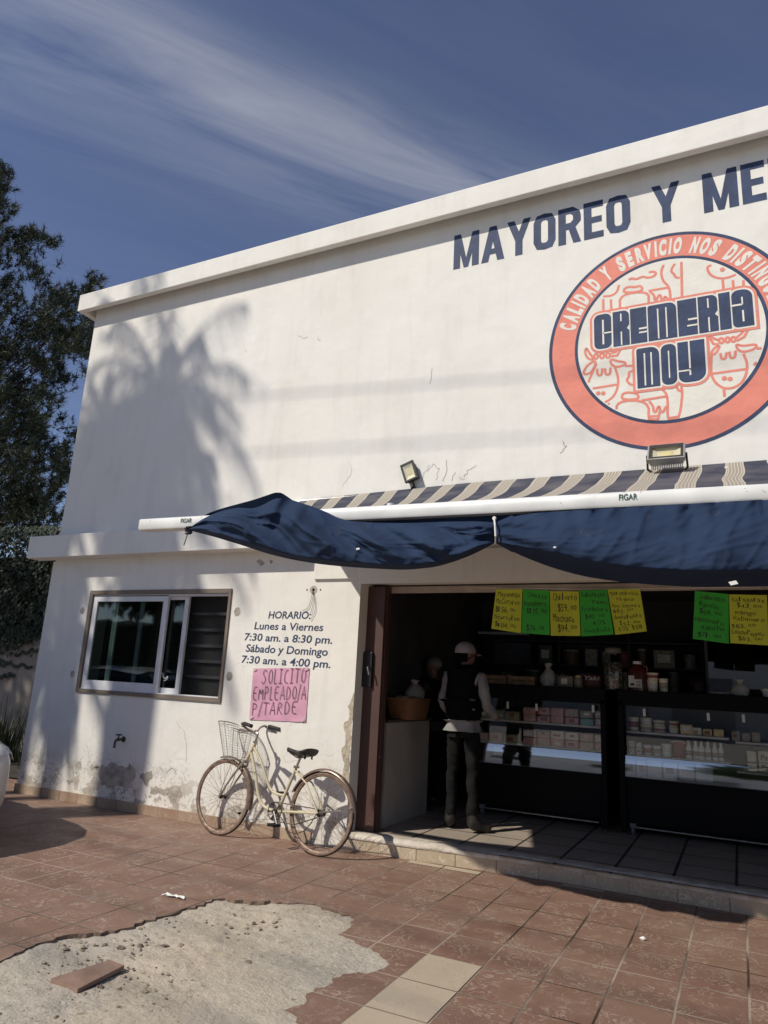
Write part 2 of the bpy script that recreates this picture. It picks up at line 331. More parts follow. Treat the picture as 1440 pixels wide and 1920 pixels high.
def disc(mb, c, r, place, n=64, k=None, r2=None):
    A = [(c[0] + r * math.cos(2 * math.pi * i / n), c[1] + r * math.sin(2 * math.pi * i / n)) for i in range(n)]
    if r2 is None: mb.poly([place(*p) for p in A], k)
    else:
        B = [(c[0] + r2 * math.cos(2 * math.pi * i / n), c[1] + r2 * math.sin(2 * math.pi * i / n)) for i in range(n)]
        mb.add([place(*p) for p in A + B], [(i, (i + 1) % n, n + (i + 1) % n, n + i) for i in range(n)], k)
_lay = [0]
def onwall(k): return lambda x, z: (x, WY - .0016 * k, z)
WY = 5.82
# ------------------------------------------------------------------ ground
GRD = [(-3.6, 1.0), (-3.75, 1.9), (-3.33, 2.67), (-3.38, 3.04), (-3.21, 3.29), (-3.19, 3.47), (-3.16, 3.75), (-3.13, 4.09), (-3.02, 4.12), (-2.93, 4.17), (-2.84, 4.26), (-2.78, 4.25), (-2.66, 4.33), (-2.56, 4.37), (-2.4, 4.31), (-2.24, 4.28), (-2.16, 4.12),
       (-2.16, 3.97), (-1.98, 3.89), (-1.84, 3.85), (-1.76, 3.78), (-1.72, 3.68), (-1.76, 3.56), (-1.86, 3.49), (-1.85, 3.34), (-1.89, 3.2), (-1.84, 3.1), (-1.88, 3.0), (-1.62, 2.9), (-1.6, 2.45), (-1.7, 1.6), (-1.62, 1.0)]
TILE = tile_material('terracotta_floor_tiles', [(.185, .098, .070), (.235, .135, .097), (.265, .165, .118), (.46, .37, .29), (.28, .205, .15)], .312, .378, (.06, .04, .03), (.38, .30, .24), ox=-.045, oy=3.986, gw=.008)
PALE = tile_material('pale_floor_tiles', [(.46, .385, .285), (.50, .42, .32), (.44, .36, .26), (.32, .25, .18), (.42, .34, .25)], .312, .378, (.12, .09, .07), (.3, .24, .18), ox=-.045, oy=3.986, vein=.25)
EDGE = mat('tile_edge', (.24, .17, .13), .9, var=.3, scale=30)
def jag(pts, amp, step, rr):
    out = []
    for i in range(len(pts)):
        a, b = Vector(pts[i]), Vector(pts[(i + 1) % len(pts)]); n = max(1, int((b - a).length / step)); t = (b - a); nn = Vector((-t.y, t.x)).normalized()
        for j in range(n): out.append(a + t * (j / n) + nn * (rr.uniform(-amp, amp) if j else 0))
    return out
hole = jag(GRD, .024, .036, random.Random(3))
# kerb foot line bows slightly, the step follows it
KX = [(-3.15, 5.82), (-2.7, 5.85), (-2.4, 5.872), (-2.0, 5.915), (-1.334, 5.96), (-.347, 5.95), (.3, 5.93), (3.3, 5.9)]
bm = bmesh.new()
def loop(pts):
    vs = [bm.verts.new((p[0], p[1], 0)) for p in pts]; return [bm.edges.new((vs[i], vs[(i + 1) % len(vs)])) for i in range(len(vs))]
outer = [(-60, -60), (60, -60), (60, 6.4), (-7.2, 6.4), (-7.2, 7.0), (-60, 7.0)]
ed = loop(outer) + loop(hole); bmesh.ops.triangle_fill(bm, edges=ed, use_beauty=True)
for f in list(bm.faces):
    c = f.calc_center_median()
    if f.normal.z < 0: f.normal_flip()
bm.normal_update()
me = bpy.data.meshes.new('pavement'); bm.to_mesh(me); bm.free()
mb = MB(); mb.add([v.co for v in me.vertices], [tuple(p.vertices) for p in me.polygons], 0); bpy.data.meshes.remove(me)
for i in range(len(hole)):
    a, b = hole[i], hole[(i + 1) % len(hole)]; mb.quad((a.x, a.y, 0), (b.x, b.y, 0), (b.x, b.y, -.045), (a.x, a.y, -.045), 2)
X0 = -.045 - 5 * .312; yj = 3.986
for r in range(1, 8):                     # a column of pale replacement tiles, and a few by the kerb
    mb.quad((X0 + .004, yj - r * .378 + .004, .003), (X0 + .308, yj - r * .378 + .004, .003), (X0 + .308, yj - (r - 1) * .378 - .004, .003), (X0 + .004, yj - (r - 1) * .378 - .004, .003), 1)
for c, y0, y1 in ((-4, 5.86, 5.93), (-7, 5.76, 5.85), (-8, 5.76, 5.84), (1, 5.80, 5.92)):
    mb.quad((-.045 + c * .312 + .005, y0, .0025), (-.045 + c * .312 + .307, y0, .0025), (-.045 + c * .312 + .307, y1, .0025), (-.045 + c * .312 + .005, y1, .0025), 1)
structure(mb.build('pavement', [TILE, PALE, EDGE]))
structure(MB().quad((-60, -60, .004), (60, -60, .004), (60, -.6, .004), (-60, -.6, .004)).build('road', mat('pale_bounce_road', (.52, .49, .44), .9, var=.12, scale=1.2, bump=.4)))  # unseen concrete road, added pale to bounce warm light onto the facade
structure(MB().quad((-900, -900, -.06), (900, -900, -.06), (900, 900, -.06), (-900, 900, -.06)).build('ground', mat('dry_ground', (.30, .26, .2), .95, var=.2, scale=.05)))
# bare bedding under the missing tiles
from mathutils import noise as MN
P = []
for i in range(280):
    row = []
    for j in range(210):
        x = -4.1 + 2.8 * j / 209; y = .6 + 4.0 * i / 279
        h = MN.fractal(Vector((x * 2.2, y * 2.2, 3)), .6, 2.1, 6) * .011 + MN.fractal(Vector((x * 12, y * 12, 1)), .8, 2.1, 4) * .0055 + (.010 * max(0, MN.noise(Vector((x * 5, y * 5, 9))) - .1))
        h += -.012 * math.sin((y * .85 + x * .5) * 7.0) * .35
        sg = max(0., min(1., (x + 2.9) / .9)); row.append((x, y, min(-.002, -.014 + .009 * sg + h * (1 - .45 * sg))))
    P.append(row)
m = MB().grid(P).build('bare_ground', dirt_material(), smooth='full'); structure(m)
# loose chips of mortar and stone
ST = mat('rubble_stone', (.38, .32, .24), .95, var=.25, scale=30, bump=.6); STD = mat('dark_rubble', (.24, .175, .135), .95, var=.3, scale=30, bump=.6)
def rock(mb, c, r, rr, k=None, flat=.6):
    n, m_ = 7, 4; vs = []; prof = [(0.02, -1), (.8, -.55), (1, .1), (.6, .75), (.02, 1)]
    sx_, sy_ = rr.uniform(.7, 1.5), rr.uniform(.7, 1.2); ro = rr.uniform(0, 6)
    P = []
    for pr, ph in prof:
        row = []
        for j in range(n):
            a = 2 * math.pi * j / n + ro; q = r * pr * rr.uniform(.75, 1.2); row.append((c[0] + q * sx_ * math.cos(a), c[1] + q * sy_ * math.sin(a), c[2] + ph * r * flat * rr.uniform(.85, 1.15)))
        P.append(row)
    mb.grid(P, k, wrap=True)
def inside(x, y):
    n = len(GRD); c = False; j = n - 1
    for i in range(n):
        if (GRD[i][1] > y) != (GRD[j][1] > y) and x < (GRD[j][0] - GRD[i][0]) * (y - GRD[i][1]) / (GRD[j][1] - GRD[i][1]) + GRD[i][0]: c = not c
        j = i
    return c
rr = random.Random(11); mb = MB(); n_ = 0
while n_ < 900:
    x, y = rr.uniform(-3.7, -1.6), rr.uniform(1.4, 4.35)
    if not inside(x, y) or (MN.noise(Vector((x * 1.6, y * 1.6, 0))) < rr.uniform(-.2, .5)): continue
    rock(mb, (x, y, -.013), rr.choice((.003, .004, .006, .009)), rr, rr.choice((0, 0, 1))); n_ += 1
for _ in range(70):
    x = rr.gauss(-2.85, .22); y = rr.gauss(3.55, .28) + (x + 2.85) * .9
    if inside(x, y): rock(mb, (x, y, -.008), rr.choice((.007, .010, .014)), rr, rr.choice((0, 0, 1)), .45)
for _ in range(60):
    x, y = rr.uniform(-6, .3), rr.uniform(3.2, 5.7)
    if not inside(x, y): rock(mb, (x, y, .001), rr.choice((.002, .003)), rr, rr.choice((0, 1)))
tag(mb.build('gravel', [ST, STD]), 'fine chips of mortar scattered over the bare ground and paving', 'gravel', kind='stuff')
BIG = [((227, 1779), .026, 1, 'squat brown rubble lump nearest the long tile edge'), ((338, 1775), .03, 0, 'broad grey rubble lump right of the brown one'), ((262, 1776), .03, 1, 'low reddish shard of tile between two rubble lumps'),
       ((398, 1737), .014, 1, 'small round dark stone alone in upper bare ground'), ((465, 1806), .024, 1, 'dark rubble lump in the middle of the bare ground'), ((420, 1792), .022, 0, 'flat pale chip beside the dark middle rubble lump'),
       ((623, 1812), .022, 0, 'pale rubble lump near the right edge of bare ground'), ((663, 1795), .018, 1, 'dark chip by the pale pocket at the right edge'), ((222, 1892), .02, 1, 'dark rubble lump low in the bare ground below the loose tile'),
       ((270, 1860), .024, 0, 'flat grey chip right of the loose broken tile'), ((552, 1880), .026, 1, 'dark rubble lump against the lower right tile corner'), ((415, 1878), .016, 0, 'small grey chip low in the middle of bare ground'), ((105, 1909), .018, 1, 'dark rubble lump at the lowest left of bare ground')]
for (uv, r, k, lab) in BIG:
    g = gnd(*uv, -.015); mb = MB(); rock(mb, (g.x, g.y, -.014 + r * .18), r * .8, rr, None, .42)
    tag(mb.build('rubble_lump', STD if k else ST, fix=True), lab, 'rubble', 'loose rubble lumps on the bare ground')
# loose broken tile, paper scrap, stub
T1 = [gnd(*q, -.002) for q in ((95, 1838), (205, 1803), (233, 1813), (145, 1858), (128, 1850))]
mb = MB(); tp = [(p.x, p.y, .006) for p in T1]; bt = [(p.x, p.y, -.014) for p in T1]
mb.add(tp + bt, [tuple(range(4, -1, -1))] + [(i, (i + 1) % 5, 5 + (i + 1) % 5, 5 + i) for i in range(5)])
tag(mb.build('broken_tile', [mat('loose_terracotta', (.23, .135, .10), .7, var=.2, scale=9, bump=.3, col2=(.32, .22, .165))], fix=True), 'loose broken terracotta tile lying on the bare ground', 'tile')
g = gnd(322, 1684); mb = MB(); P = []
for i in range(4):
    P.append([(g.x - .085 + .17 * j / 7 + .012 * math.sin(j * 2 + i), g.y - .012 + .035 * i / 3 + .02 * j / 7 + .008 * math.sin(j * 1.7), .005 + .012 * abs(math.sin(j * 1.3 + i))) for j in range(8)])
tag(mb.grid(P).build('paper_scrap', mat('white_paper', (.8, .78, .74), .8, var=.08)), 'crumpled white paper scrap lying flat on the terracotta paving', 'litter')
g = gnd(1206, 1763); mb = MB(); rock(mb, (g.x, g.y, .009), .014, rr, None, .9)
tag(mb.build('crumpled_wrapper', MATS['white_paper']), 'tiny white wrapper on the red tiles below the kerb', 'litter')

# ------------------------------------------------------------------ the shop building
shop = thing('shop_building', 'white two-level corner shop with blue painted lettering and round orange emblem', 'building', loc=(-3, 5.82, 0))
mb = MB(); T = .26
WX0, WX1, WZ0, WZ1 = -6.70, -4.68, 1.158, 2.283
DX0, DX1, DZ = -3.15, 3.2, 2.345
XL, XR = -7.45, 6.0
def seg(x0, x1, z0, z1, t=T): mb.box(x0, x1, WY, WY + t, z0, z1)
seg(XL, WX0, 0, 2.66); seg(WX0, WX1, 0, WZ0); seg(WX0, WX1, WZ1, 2.66); seg(WX1, DX0, 0, 2.66); seg(DX0, DX1, DZ, 2.66); seg(DX1, XR, 0, 2.66); seg(-7.415, XR, 2.66, 6.16)
mb.box(-7.415, -7.15, WY + T, 13, 0, 6.16); mb.box(XR - .25, XR, WY + T, 13, 0, 6.16); mb.box(-7.15, XR - .25, 12.7, 13, 0, 6.16)
part(mb, 'facade_wall', WALL, shop)
mb = MB(); mb.box(-7.57, XR + .15, 5.646, 5.72, 6.0, 6.238); mb.box(-7.57, -7.49, 5.72, 13.1, 6.0, 6.238); mb.box(-7.49, XR + .15, 5.72, 13.1, 6.16, 6.235)
part(mb, 'roof', WALL, shop, bevel=.008)
mb = MB(); mb.box(-7.69, -3.80, 5.62, WY, 2.675, 2.943); part(mb, 'ledge', WALL, shop, bevel=.007)
mb = MB(); mb.box(-3.665, DX1 + .5, WY - .027, WY, 2.372, 2.62); mb.box(DX0 + .002, DX1, WY - .022, WY + .02, 2.322, 2.372); part(mb, 'lintel', WALL, shop, bevel=.005)
# skirting of small tiles in mixed browns
SK = tile_material('skirting_tiles', [(.30, .19, .13), (.43, .33, .22), (.24, .14, .10), (.5, .42, .33), (.40, .32, .24)], .285, 2., (.16, .12, .09), (.4, .34, .26), ox=-7.3, oy=-1, plane='xz')
mb = MB(); mb.box(XL - .02, DX0 - .35, WY - .014, WY, 0, .098); part(mb, 'skirting', SK, shop, bevel=.004)
KERBT = tile_material('kerb_tiles', [(.42, .33, .22), (.46, .37, .26), (.40, .30, .2), (.66, .58, .45), (.44, .36, .27)], .336, 2., (.2, .15, .11), (.42, .36, .28), ox=-3.17, oy=-1, vein=.9, plane='xz')
FLOOR = tile_material('shop_floor_tiles', [(.37, .31, .25), (.42, .35, .285), (.31, .25, .2), (.48, .42, .35), (.36, .30, .24)], .42, .42, (.03, .024, .02), (.05, .04, .032), ox=-.1, oy=6.62, gw=.014, vein=.15, rough=.4)
# step: tiled riser, rounded cement nosing, inner floor
def kline(dy, z): return [(x, y + dy, z) for x, y in KX]
mb = MB(); mb.grid([kline(0, 0), kline(0, .09)])
mb.k = 1
prof = [(-.002, .09), (-.012, .10), (-.010, .118), (.006, .133), (.04, .14), (.09, .139), (.17, .134)]
KD = []
for i in range(140):
    x = -3.15 + 6.4 * i / 139
    for a in range(len(KX) - 1):
        if KX[a][0] <= x <= KX[a + 1][0]: y = KX[a][1] + (KX[a + 1][1] - KX[a][1]) * (x - KX[a][0]) / (KX[a + 1][0] - KX[a][0])
    KD.append((x, y))
P = []
for dy, z in prof: P.append([(x, y + dy + .006 * MN.noise(Vector((x * 5, z * 30, 2))), z + (.006 * MN.noise(Vector((x * 7, dy * 20, 5))) if z > .095 else 0)) for x, y in KD])
mb.grid(P)
structure(mb.build('kerb', [KERBT, mat('worn_cement_nosing', (.68, .62, .53), .95, var=.22, scale=9, bump=1.0, bscale=34, col2=(.40, .34, .27))], smooth='full'))
mb = MB(); mb.quad((DX0 - .3, 5.9, .132), (5.7, 5.9, .132), (5.7, 12.7, .132), (DX0 - .3, 12.7, .132)); structure(mb.build('shop_floor', FLOOR))
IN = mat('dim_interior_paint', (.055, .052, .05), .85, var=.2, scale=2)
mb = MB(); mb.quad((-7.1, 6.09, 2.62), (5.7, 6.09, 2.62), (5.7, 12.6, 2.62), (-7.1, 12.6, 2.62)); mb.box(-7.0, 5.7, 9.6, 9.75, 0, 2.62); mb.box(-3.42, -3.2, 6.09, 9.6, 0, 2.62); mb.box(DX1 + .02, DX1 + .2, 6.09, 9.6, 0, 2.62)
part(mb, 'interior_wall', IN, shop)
# plaster damage traced on the wall plane (each patch a shape of its own)
def wl(u, v, k=1): p = at(u, v); return (p.x, WY - .0016 * k, p.z)
def patch(mb, pts, kk=0, amp=.022, seed=1):
    q = [Vector((at(u, v).x, at(u, v).z)) for u, v in pts]; q = jag(q, amp, .025, random.Random(seed)); mb.poly([(p.x, WY - .0016, p.y) for p in q], kk)
def bare(pts, **kw): mb = MB(); patch(mb, pts, **kw); part(mb, 'bare_patch', CEM, shop)
Z5 = lambda x, y: (x / 3.1304, 980 + y / 3.1304)
bare([Z5(*q) for q in ((585, 1440), (640, 1412), (690, 1420), (740, 1440), (760, 1410), (790, 1440), (785, 1510), (740, 1560), (690, 1545), (640, 1560), (600, 1545), (580, 1490))], seed=2)
bare([Z5(*q) for q in ((840, 1470), (890, 1455), (895, 1500), (870, 1545), (845, 1530), (820, 1500))], seed=3)
bare([Z5(*q) for q in ((882, 1548), (915, 1543), (945, 1560), (990, 1552), (982, 1595), (940, 1590), (900, 1595), (880, 1590))], seed=4)
bare([Z5(*q) for q in ((990, 1560), (1040, 1545), (1065, 1580), (1055, 1620), (1010, 1640), (985, 1610))], seed=5)
bare([Z5(*q) for q in ((440, 1420), (475, 1400), (480, 1440), (460, 1460))], seed=6)
bare([Z5(*q) for q in ((390, 1510), (425, 1500), (425, 1530), (405, 1540))], seed=7)
bare([Z5(*q) for q in ((520, 1430), (560, 1425), (590, 1432), (560, 1445), (540, 1455))], seed=8)
Zb = lambda x, y: (340 + x / 3.4275, 1080 + y / 3.4275)
bare([Zb(*q) for q in ((255, 1515), (320, 1505), (385, 1520), (415, 1545), (400, 1620), (330, 1610), (250, 1600))], seed=9)
bare([Zb(*q) for q in ((330, 1470), (400, 1490), (420, 1530), (350, 1520))], seed=12)
for u, v, r in ((154.5, 1145, .035), (136, 1264, .035), (445, 1147, .04), (430, 1268, .04)):
    p = at(u, v); mb = MB(); mb.poly([(p.x + r * math.cos(a * .45) * (1 + .12 * math.sin(a * 3)), WY - .0016, p.z + r * 1.15 * math.sin(a * .45)) for a in range(14)]); part(mb, 'bare_patch', CEM, shop)
for pts in (((480, 1052), (488, 1048), (497, 1056), (489, 1062)), ((505, 1049), (513, 1052), (508, 1058)), ((668, 1052), (676, 1050), (678, 1058), (670, 1060))): bare(pts, seed=13, amp=.004)
mb = MB()
corner = [(672, 1290), (663, 1300), (652, 1325), (655, 1345), (644, 1360), (648, 1390), (640, 1410), (646, 1432), (641, 1455), (648, 1470), (652, 1500), (660, 1500)]
q = [Vector((at(u, v).x, at(u, v).z)) for u, v in corner]; q = [Vector((min(p.x, DX0 - .002), p.y)) for p in q]; q[0].x = q[-1].x = DX0 - .001
q = jag(q[:-1] + [Vector((DX0 - .001, q[-1].y))], .012, .03, random.Random(5)); q = [Vector((min(p.x, DX0 - .001), p.y)) for p in q]
mb.poly([(p.x, WY - .0016, p.y) for p in q]); part(mb, 'chipped_corner', CEMB, shop)
# cracks traced as thin dark strokes
CR = [[(800, 885), (812, 870), (822, 880), (818, 900)], [(790, 903), (796, 885), (806, 872)], [(830, 905), (838, 880), (836, 862)], [(872, 893), (880, 880), (893, 872)], [(848, 900), (853, 885)], [(860, 897), (868, 900), (872, 888)],
      [(640, 915), (652, 900), (660, 885), (655, 868)], [(560, 628), (570, 634), (578, 632)], [(597, 633), (600, 640)], [(460, 655), (463, 660)], [(810, 690), (806, 720)], [(1050, 850), (1062, 838), (1055, 826)],
      [(330, 1352), (345, 1372), (352, 1400), (348, 1430)], [(300, 1440), (312, 1448), (322, 1440), (330, 1450)], [(205, 1425), (216, 1431), (228, 1428)], [(60, 1425), (75, 1432), (85, 1425)], [(95, 1450), (110, 1440), (125, 1432), (130, 1418)], [(270, 1425), (290, 1440)], [(345, 1510), (357, 1520), (360, 1535)]]
for i, c in enumerate(CR):
    rr2 = random.Random(i); q = [Vector((at(u, v).x, at(u, v).z)) for u, v in c]; Q = []
    for a, b in zip(q, q[1:]):
        for t in range(4): Q.append(a.lerp(b, t / 4) + Vector((rr2.uniform(-.012, .012), rr2.uniform(-.012, .012))))
    Q.append(q[-1]); vs, fs = ribbon2d(Q, .0022 + .0016 * rr2.random()); mb = MB(); mb.add([(p.x, WY - .0022, p.y) for p in vs], fs); part(mb, 'crack', mat('crack_stroke', (.30, .26, .215), .95), shop)

# ---- window: frame in the reveal, two sliding sashes, burglar bars and mesh behind
win_m = chip_paint('weathered_frame', (.20, .16, .125), (.26, .16, .10), .60, 14., .6)
mb = MB(); d0, d1 = WY - .018, WY + .07
for x0, x1, z0, z1 in ((WX0 - .02, WX1 + .02, WZ1 - .035, WZ1 + .012), (WX0 - .02, WX1 + .02, WZ0 - .012, WZ0 + .03), (WX0 - .02, WX0 + .03, WZ0 + .03, WZ1 - .035), (WX1 - .012, WX1 + .02, WZ0 + .03, WZ1 - .035)): mb.box(x0, x1, d0, d1, z0, z1)
win = part(mb, 'window', win_m, shop, bevel=.003)
ALU = mat('pale_aluminium', (.68, .68, .69), .45, var=.06); GLS = glass_material('dusty_window_glass', (.55, .62, .6), .05, .03)
def sash(name, x0, x1, z0, z1, y, w, wb):
    mb = MB()
    for b in ((x0, x1, z1 - w, z1), (x0, x1, z0, z0 + wb), (x0, x0 + w, z0 + wb, z1 - w), (x1 - w, x1, z0 + wb, z1 - w)): mb.box(b[0], b[1], y - .016, y + .016, b[2], b[3])
    sub(mb, name, ALU, win, bevel=.003)
    mb = MB(); mb.box(x0 + w, x1 - w, y - .003, y + .003, z0 + wb, z1 - w); sub(mb, 'pane', GLS, win)
SX = [at(u, 1200, WY + .03).x for u in (167, 308, 318, 352)]
sash('sliding_sash', WX0 + .035, at(306, 1200).x, WZ0 + .04, WZ1 - .045, WY + .02, .07, .09)
sash('fixed_sash', at(250, 1200).x, at(341, 1200).x, WZ0 + .035, WZ1 - .04, WY + .056, .055, .06)
xs_ = at(212, 1200, WY + .05).x; mb = MB(); mb.box(xs_ - .035, xs_ - .003, WY + .034, WY + .055, WZ0 + .04, WZ1 - .04); mb.box(xs_ + .003, xs_ + .035, WY + .034, WY + .055, WZ0 + .04, WZ1 - .04); sub(mb, 'inner_stile', ALU, win)
mb = MB(); mb.box(WX0 + .03, WX1 - .012, WY + .0, WY + .075, WZ0 + .03, WZ0 + .042); mb.box(WX0 + .03, WX1 - .012, WY + .004, WY + .07, WZ1 - .06, WZ1 - .036); sub(mb, 'track', ALU, win, bevel=.002)
BARM = mat('dark_bar_iron', (.03, .03, .033), .6, .3, var=.2)
for v in (1151, 1181, 1211, 1240, 1269.5):
    z = at(385, v, WY + .12).z; mb = MB(); mb.box(at(300, 1200).x, WX1 + .03, WY + .115, WY + .13, z - .016, z + .016); sub(mb, 'security_bar', BARM, win)
mb = MB(); x0, x1 = at(310, 1200).x, WX1 + .03; n = 34; hh = WZ1 - WZ0
st = (x1 - x0) / n
for i in range(-int(hh / st / .8) - 1, n):
    for s_ in (0, 1):
        xa, xb = x0 + i * st, x0 + i * st + hh * .8; za, zb = (WZ0, WZ1) if s_ == 0 else (WZ1, WZ0); ta, tb = 0., 1.
        if xa < x0: ta = (x0 - xa) / (xb - xa)
        if xb > x1: tb = (x1 - xa) / (xb - xa)
        if tb > ta: mb.tube([(xa + (xb - xa) * ta, WY + .15, za + (zb - za) * ta), (xa + (xb - xa) * tb, WY + .15, za + (zb - za) * tb)], .0025, 4, cap=False)
sub(mb, 'wire_mesh', mat('wire_mesh_iron', (.09, .09, .085), .5, .5), win)
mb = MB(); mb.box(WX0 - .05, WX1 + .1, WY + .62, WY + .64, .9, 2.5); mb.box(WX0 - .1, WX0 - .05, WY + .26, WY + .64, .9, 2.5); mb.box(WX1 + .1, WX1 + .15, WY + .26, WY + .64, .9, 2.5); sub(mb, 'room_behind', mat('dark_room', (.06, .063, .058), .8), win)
mb = MB(); SQ = [(938, 880), (925, 890), (925, 905), (935, 912), (945, 900), (935, 890), (948, 882), (962, 888), (955, 900), (962, 912), (975, 915), (982, 900), (985, 912), (975, 925), (962, 926)]
pts = [at(*Z5(*q), WY + .05) for q in SQ]; mb.tube(smooth_pts(pts, 2), .005, 5); sub(mb, 'graffiti_scrawl', WHITEM, win)

# ---- opening hours
mb = MB(); pl = onwall(1)
fit_text(mb, 'HORARIO:', -4.178, -3.68, 1.992, .068, pl, .02, .12, slope=-.003)
fit_text(mb, 'Lunes a Viernes', -4.338, -3.53, 1.882, .07, pl, .016, .10, slope=-.008)
fit_text(mb, '7:30 am. a 8:30 pm.', -4.446, -3.42, 1.770, .07, pl, .018, .10, slope=-.012)
fit_text(mb, 'Sábado y Domingo', -4.417, -3.46, 1.658, .072, pl, .018, .10, slope=-.014)
fit_text(mb, '7:30 am. a 4:00 pm.', -4.455, -3.421, 1.548, .07, pl, .018, .10, slope=-.014)
part(mb, 'opening_hours', NAVY, shop)
# ---- MAYOREO Y MENUDEO, heavy condensed capitals drawn as plain polygons
def letters(mb, word, x, base, h, W_, t, gap, place0):
    k = 1
    for ch in word:
        if ch == ' ': x += W_ * .62; continue
        w = W_ * (1.27 if ch in 'M' else 1.12 if ch in 'AYN' else .62 + .22 if ch == 'E' else 1.)
        polys = []; r = lambda a, b, c, d: polys.append([(a, b), (c, b), (c, d), (a, d)])
        if ch in 'MNHRED': r(0, 0, t, h)
        if ch in 'MN': r(w - t, 0, w, h)
        if ch == 'M': polys += [[(t * .2, h), (t * 1.02, h), (w / 2 + t * .32, 0), (w / 2 - t * .32, 0)], [(w - t * .2, h), (w - t * 1.02, h), (w / 2 - t * .32, 0), (w / 2 + t * .32, 0)]]
        if ch == 'N': polys.append([(0, h), (t * .95, h), (w, 0), (w - t * .95, 0)])
        if ch == 'A': polys += [[(0, 0), (t, 0), (w / 2 + t * .5, h), (w / 2 - t * .5, h)], [(w, 0), (w - t, 0), (w / 2 - t * .5, h), (w / 2 + t * .5, h)], [(t * .9, h * .2), (w - t * .9, h * .2), (w - t * 1.15, h * .36), (t * 1.15, h * .36)]]
        if ch == 'Y': polys += [[(0, h), (t, h), (w / 2 + t * .5, h * .42), (w / 2 - t * .45, h * .38)], [(w, h), (w - t, h), (w / 2 - t * .5, h * .42), (w / 2 + t * .45, h * .38)]]; r(w / 2 - t / 2, 0, w / 2 + t / 2, h * .44)
        if ch == 'E': r(t, h - t * .95, w, h); r(t, h / 2 - t * .45, w * .92, h / 2 + t * .45); r(t, 0, w, t * .95)
        rib = None
        if ch == 'O': rib = ([(t / 2, t * 1.3), (t / 2, h - t * 1.3), (t * .8, h - t * .62), (w / 2, h - t / 2), (w - t * .8, h - t * .62), (w - t / 2, h - t * 1.3), (w - t / 2, t * 1.3), (w - t * .8, t * .62), (w / 2, t / 2), (t * .8, t * .62)], True)
        if ch == 'U': rib = ([(t / 2, h), (t / 2, t * 1.3), (t * .8, t * .62), (w / 2, t / 2), (w - t * .8, t * .62), (w - t / 2, t * 1.3), (w - t / 2, h)], False)
        if ch == 'D': rib = ([(t * .6, h - t / 2), (w * .6, h - t / 2), (w - t * .62, h - t * 1.1), (w - t / 2, h - t * 1.7), (w - t / 2, t * 1.7), (w - t * .62, t * 1.1), (w * .6, t / 2), (t * .6, t / 2)], False)
        if ch == 'R': rib = ([(t * .6, h - t / 2), (w * .6, h - t / 2), (w - t * .6, h - t * 1.0), (w - t / 2, h - t * 1.5), (w - t * .5, h * .5 + t * .6), (w * .62, h * .5 - t * .1), (t * .6, h * .5 - t * .12)], False); polys.append([(w * .42, h * .48), (w * .42 + t * .9, h * .5), (w, 0), (w - t, 0)])
        for p in polys: pl = onwall(1 + .12 * (k % 6)); mb.poly([pl(x + a, base + b) for a, b in p]); k += 1
        if rib: vs, fs = ribbon2d(rib[0], t, rib[1]); pl = onwall(1 + .12 * (k % 6)); mb.add([pl(x + p.x, base + p.y) for p in vs], fs); k += 1
        x += w + gap
    return x
mb = MB(); x = letters(mb, 'MAYOREO', -2.312, 5.472, .388, .209, .071, .026, None)
print('mayoreo end', x)
letters(mb, 'Y', -.436, 5.472, .388, .209, .071, .026, None)
letters(mb, 'MENUDEO', -.022, 5.472, .388, .212, .073, .028, None)
part(mb, 'painted_lettering', NAVY, shop)
# ---- round emblem
EC = (-.366, 4.363)
mb = MB(); pl = onwall(1); disc(mb, EC, .992, pl, 96); emb = part(mb, 'emblem', NAVY, shop)
mb = MB(); disc(mb, EC, .962, onwall(2), 96); sub(mb, 'orange_ring', SALMON, emb)
mb = MB(); disc(mb, EC, .762, onwall(3), 96); sub(mb, 'inner_border', NAVY, emb)
mb = MB(); disc(mb, EC, .735, onwall(4), 96); sub(mb, 'cream_field', CREAM, emb)
mb = MB(); txt = 'CALIDAD Y SERVICIO NOS DISTINGUE'; adv = [.34 if c == ' ' else .22 if c == 'I' else .5 for c in txt]; tot = sum(adv); a0, a1 = math.radians(165), math.radians(12); acc = 0; pl = onwall(3)
for c, w in zip(txt, adv):
    an = a0 + (a1 - a0) * (acc + w / 2) / tot; acc += w
    if c == ' ': continue
    vs, fs = text2d(c, .068, .15); xa, xb = min(v[0] for v in vs), max(v[0] for v in vs); wid = w * abs(a1 - a0) / tot * .80 * .84; s2 = wid / (xb - xa); hz = .130 / CAP; rad = Vector((math.cos(an), math.sin(an))); tan = Vector((rad.y, -rad.x))
    mb.add([pl(EC[0] + rad.x * (.797 + v[1] * hz) + tan.x * ((v[0] - xa) * s2 - wid / 2), EC[1] + rad.y * (.797 + v[1] * hz) + tan.y * ((v[0] - xa) * s2 - wid / 2)) for v in vs], fs)
sub(mb, 'slogan_lettering', CREAM, emb)
E6 = lambda x, y: (1080 + x / 4, 460 + y / 4); E7 = lambda x, y: (1080 + x / 4, 600 + y / 4)
def wv(f, x, y): p = at(*f(x, y)); return Vector((p.x, p.z))
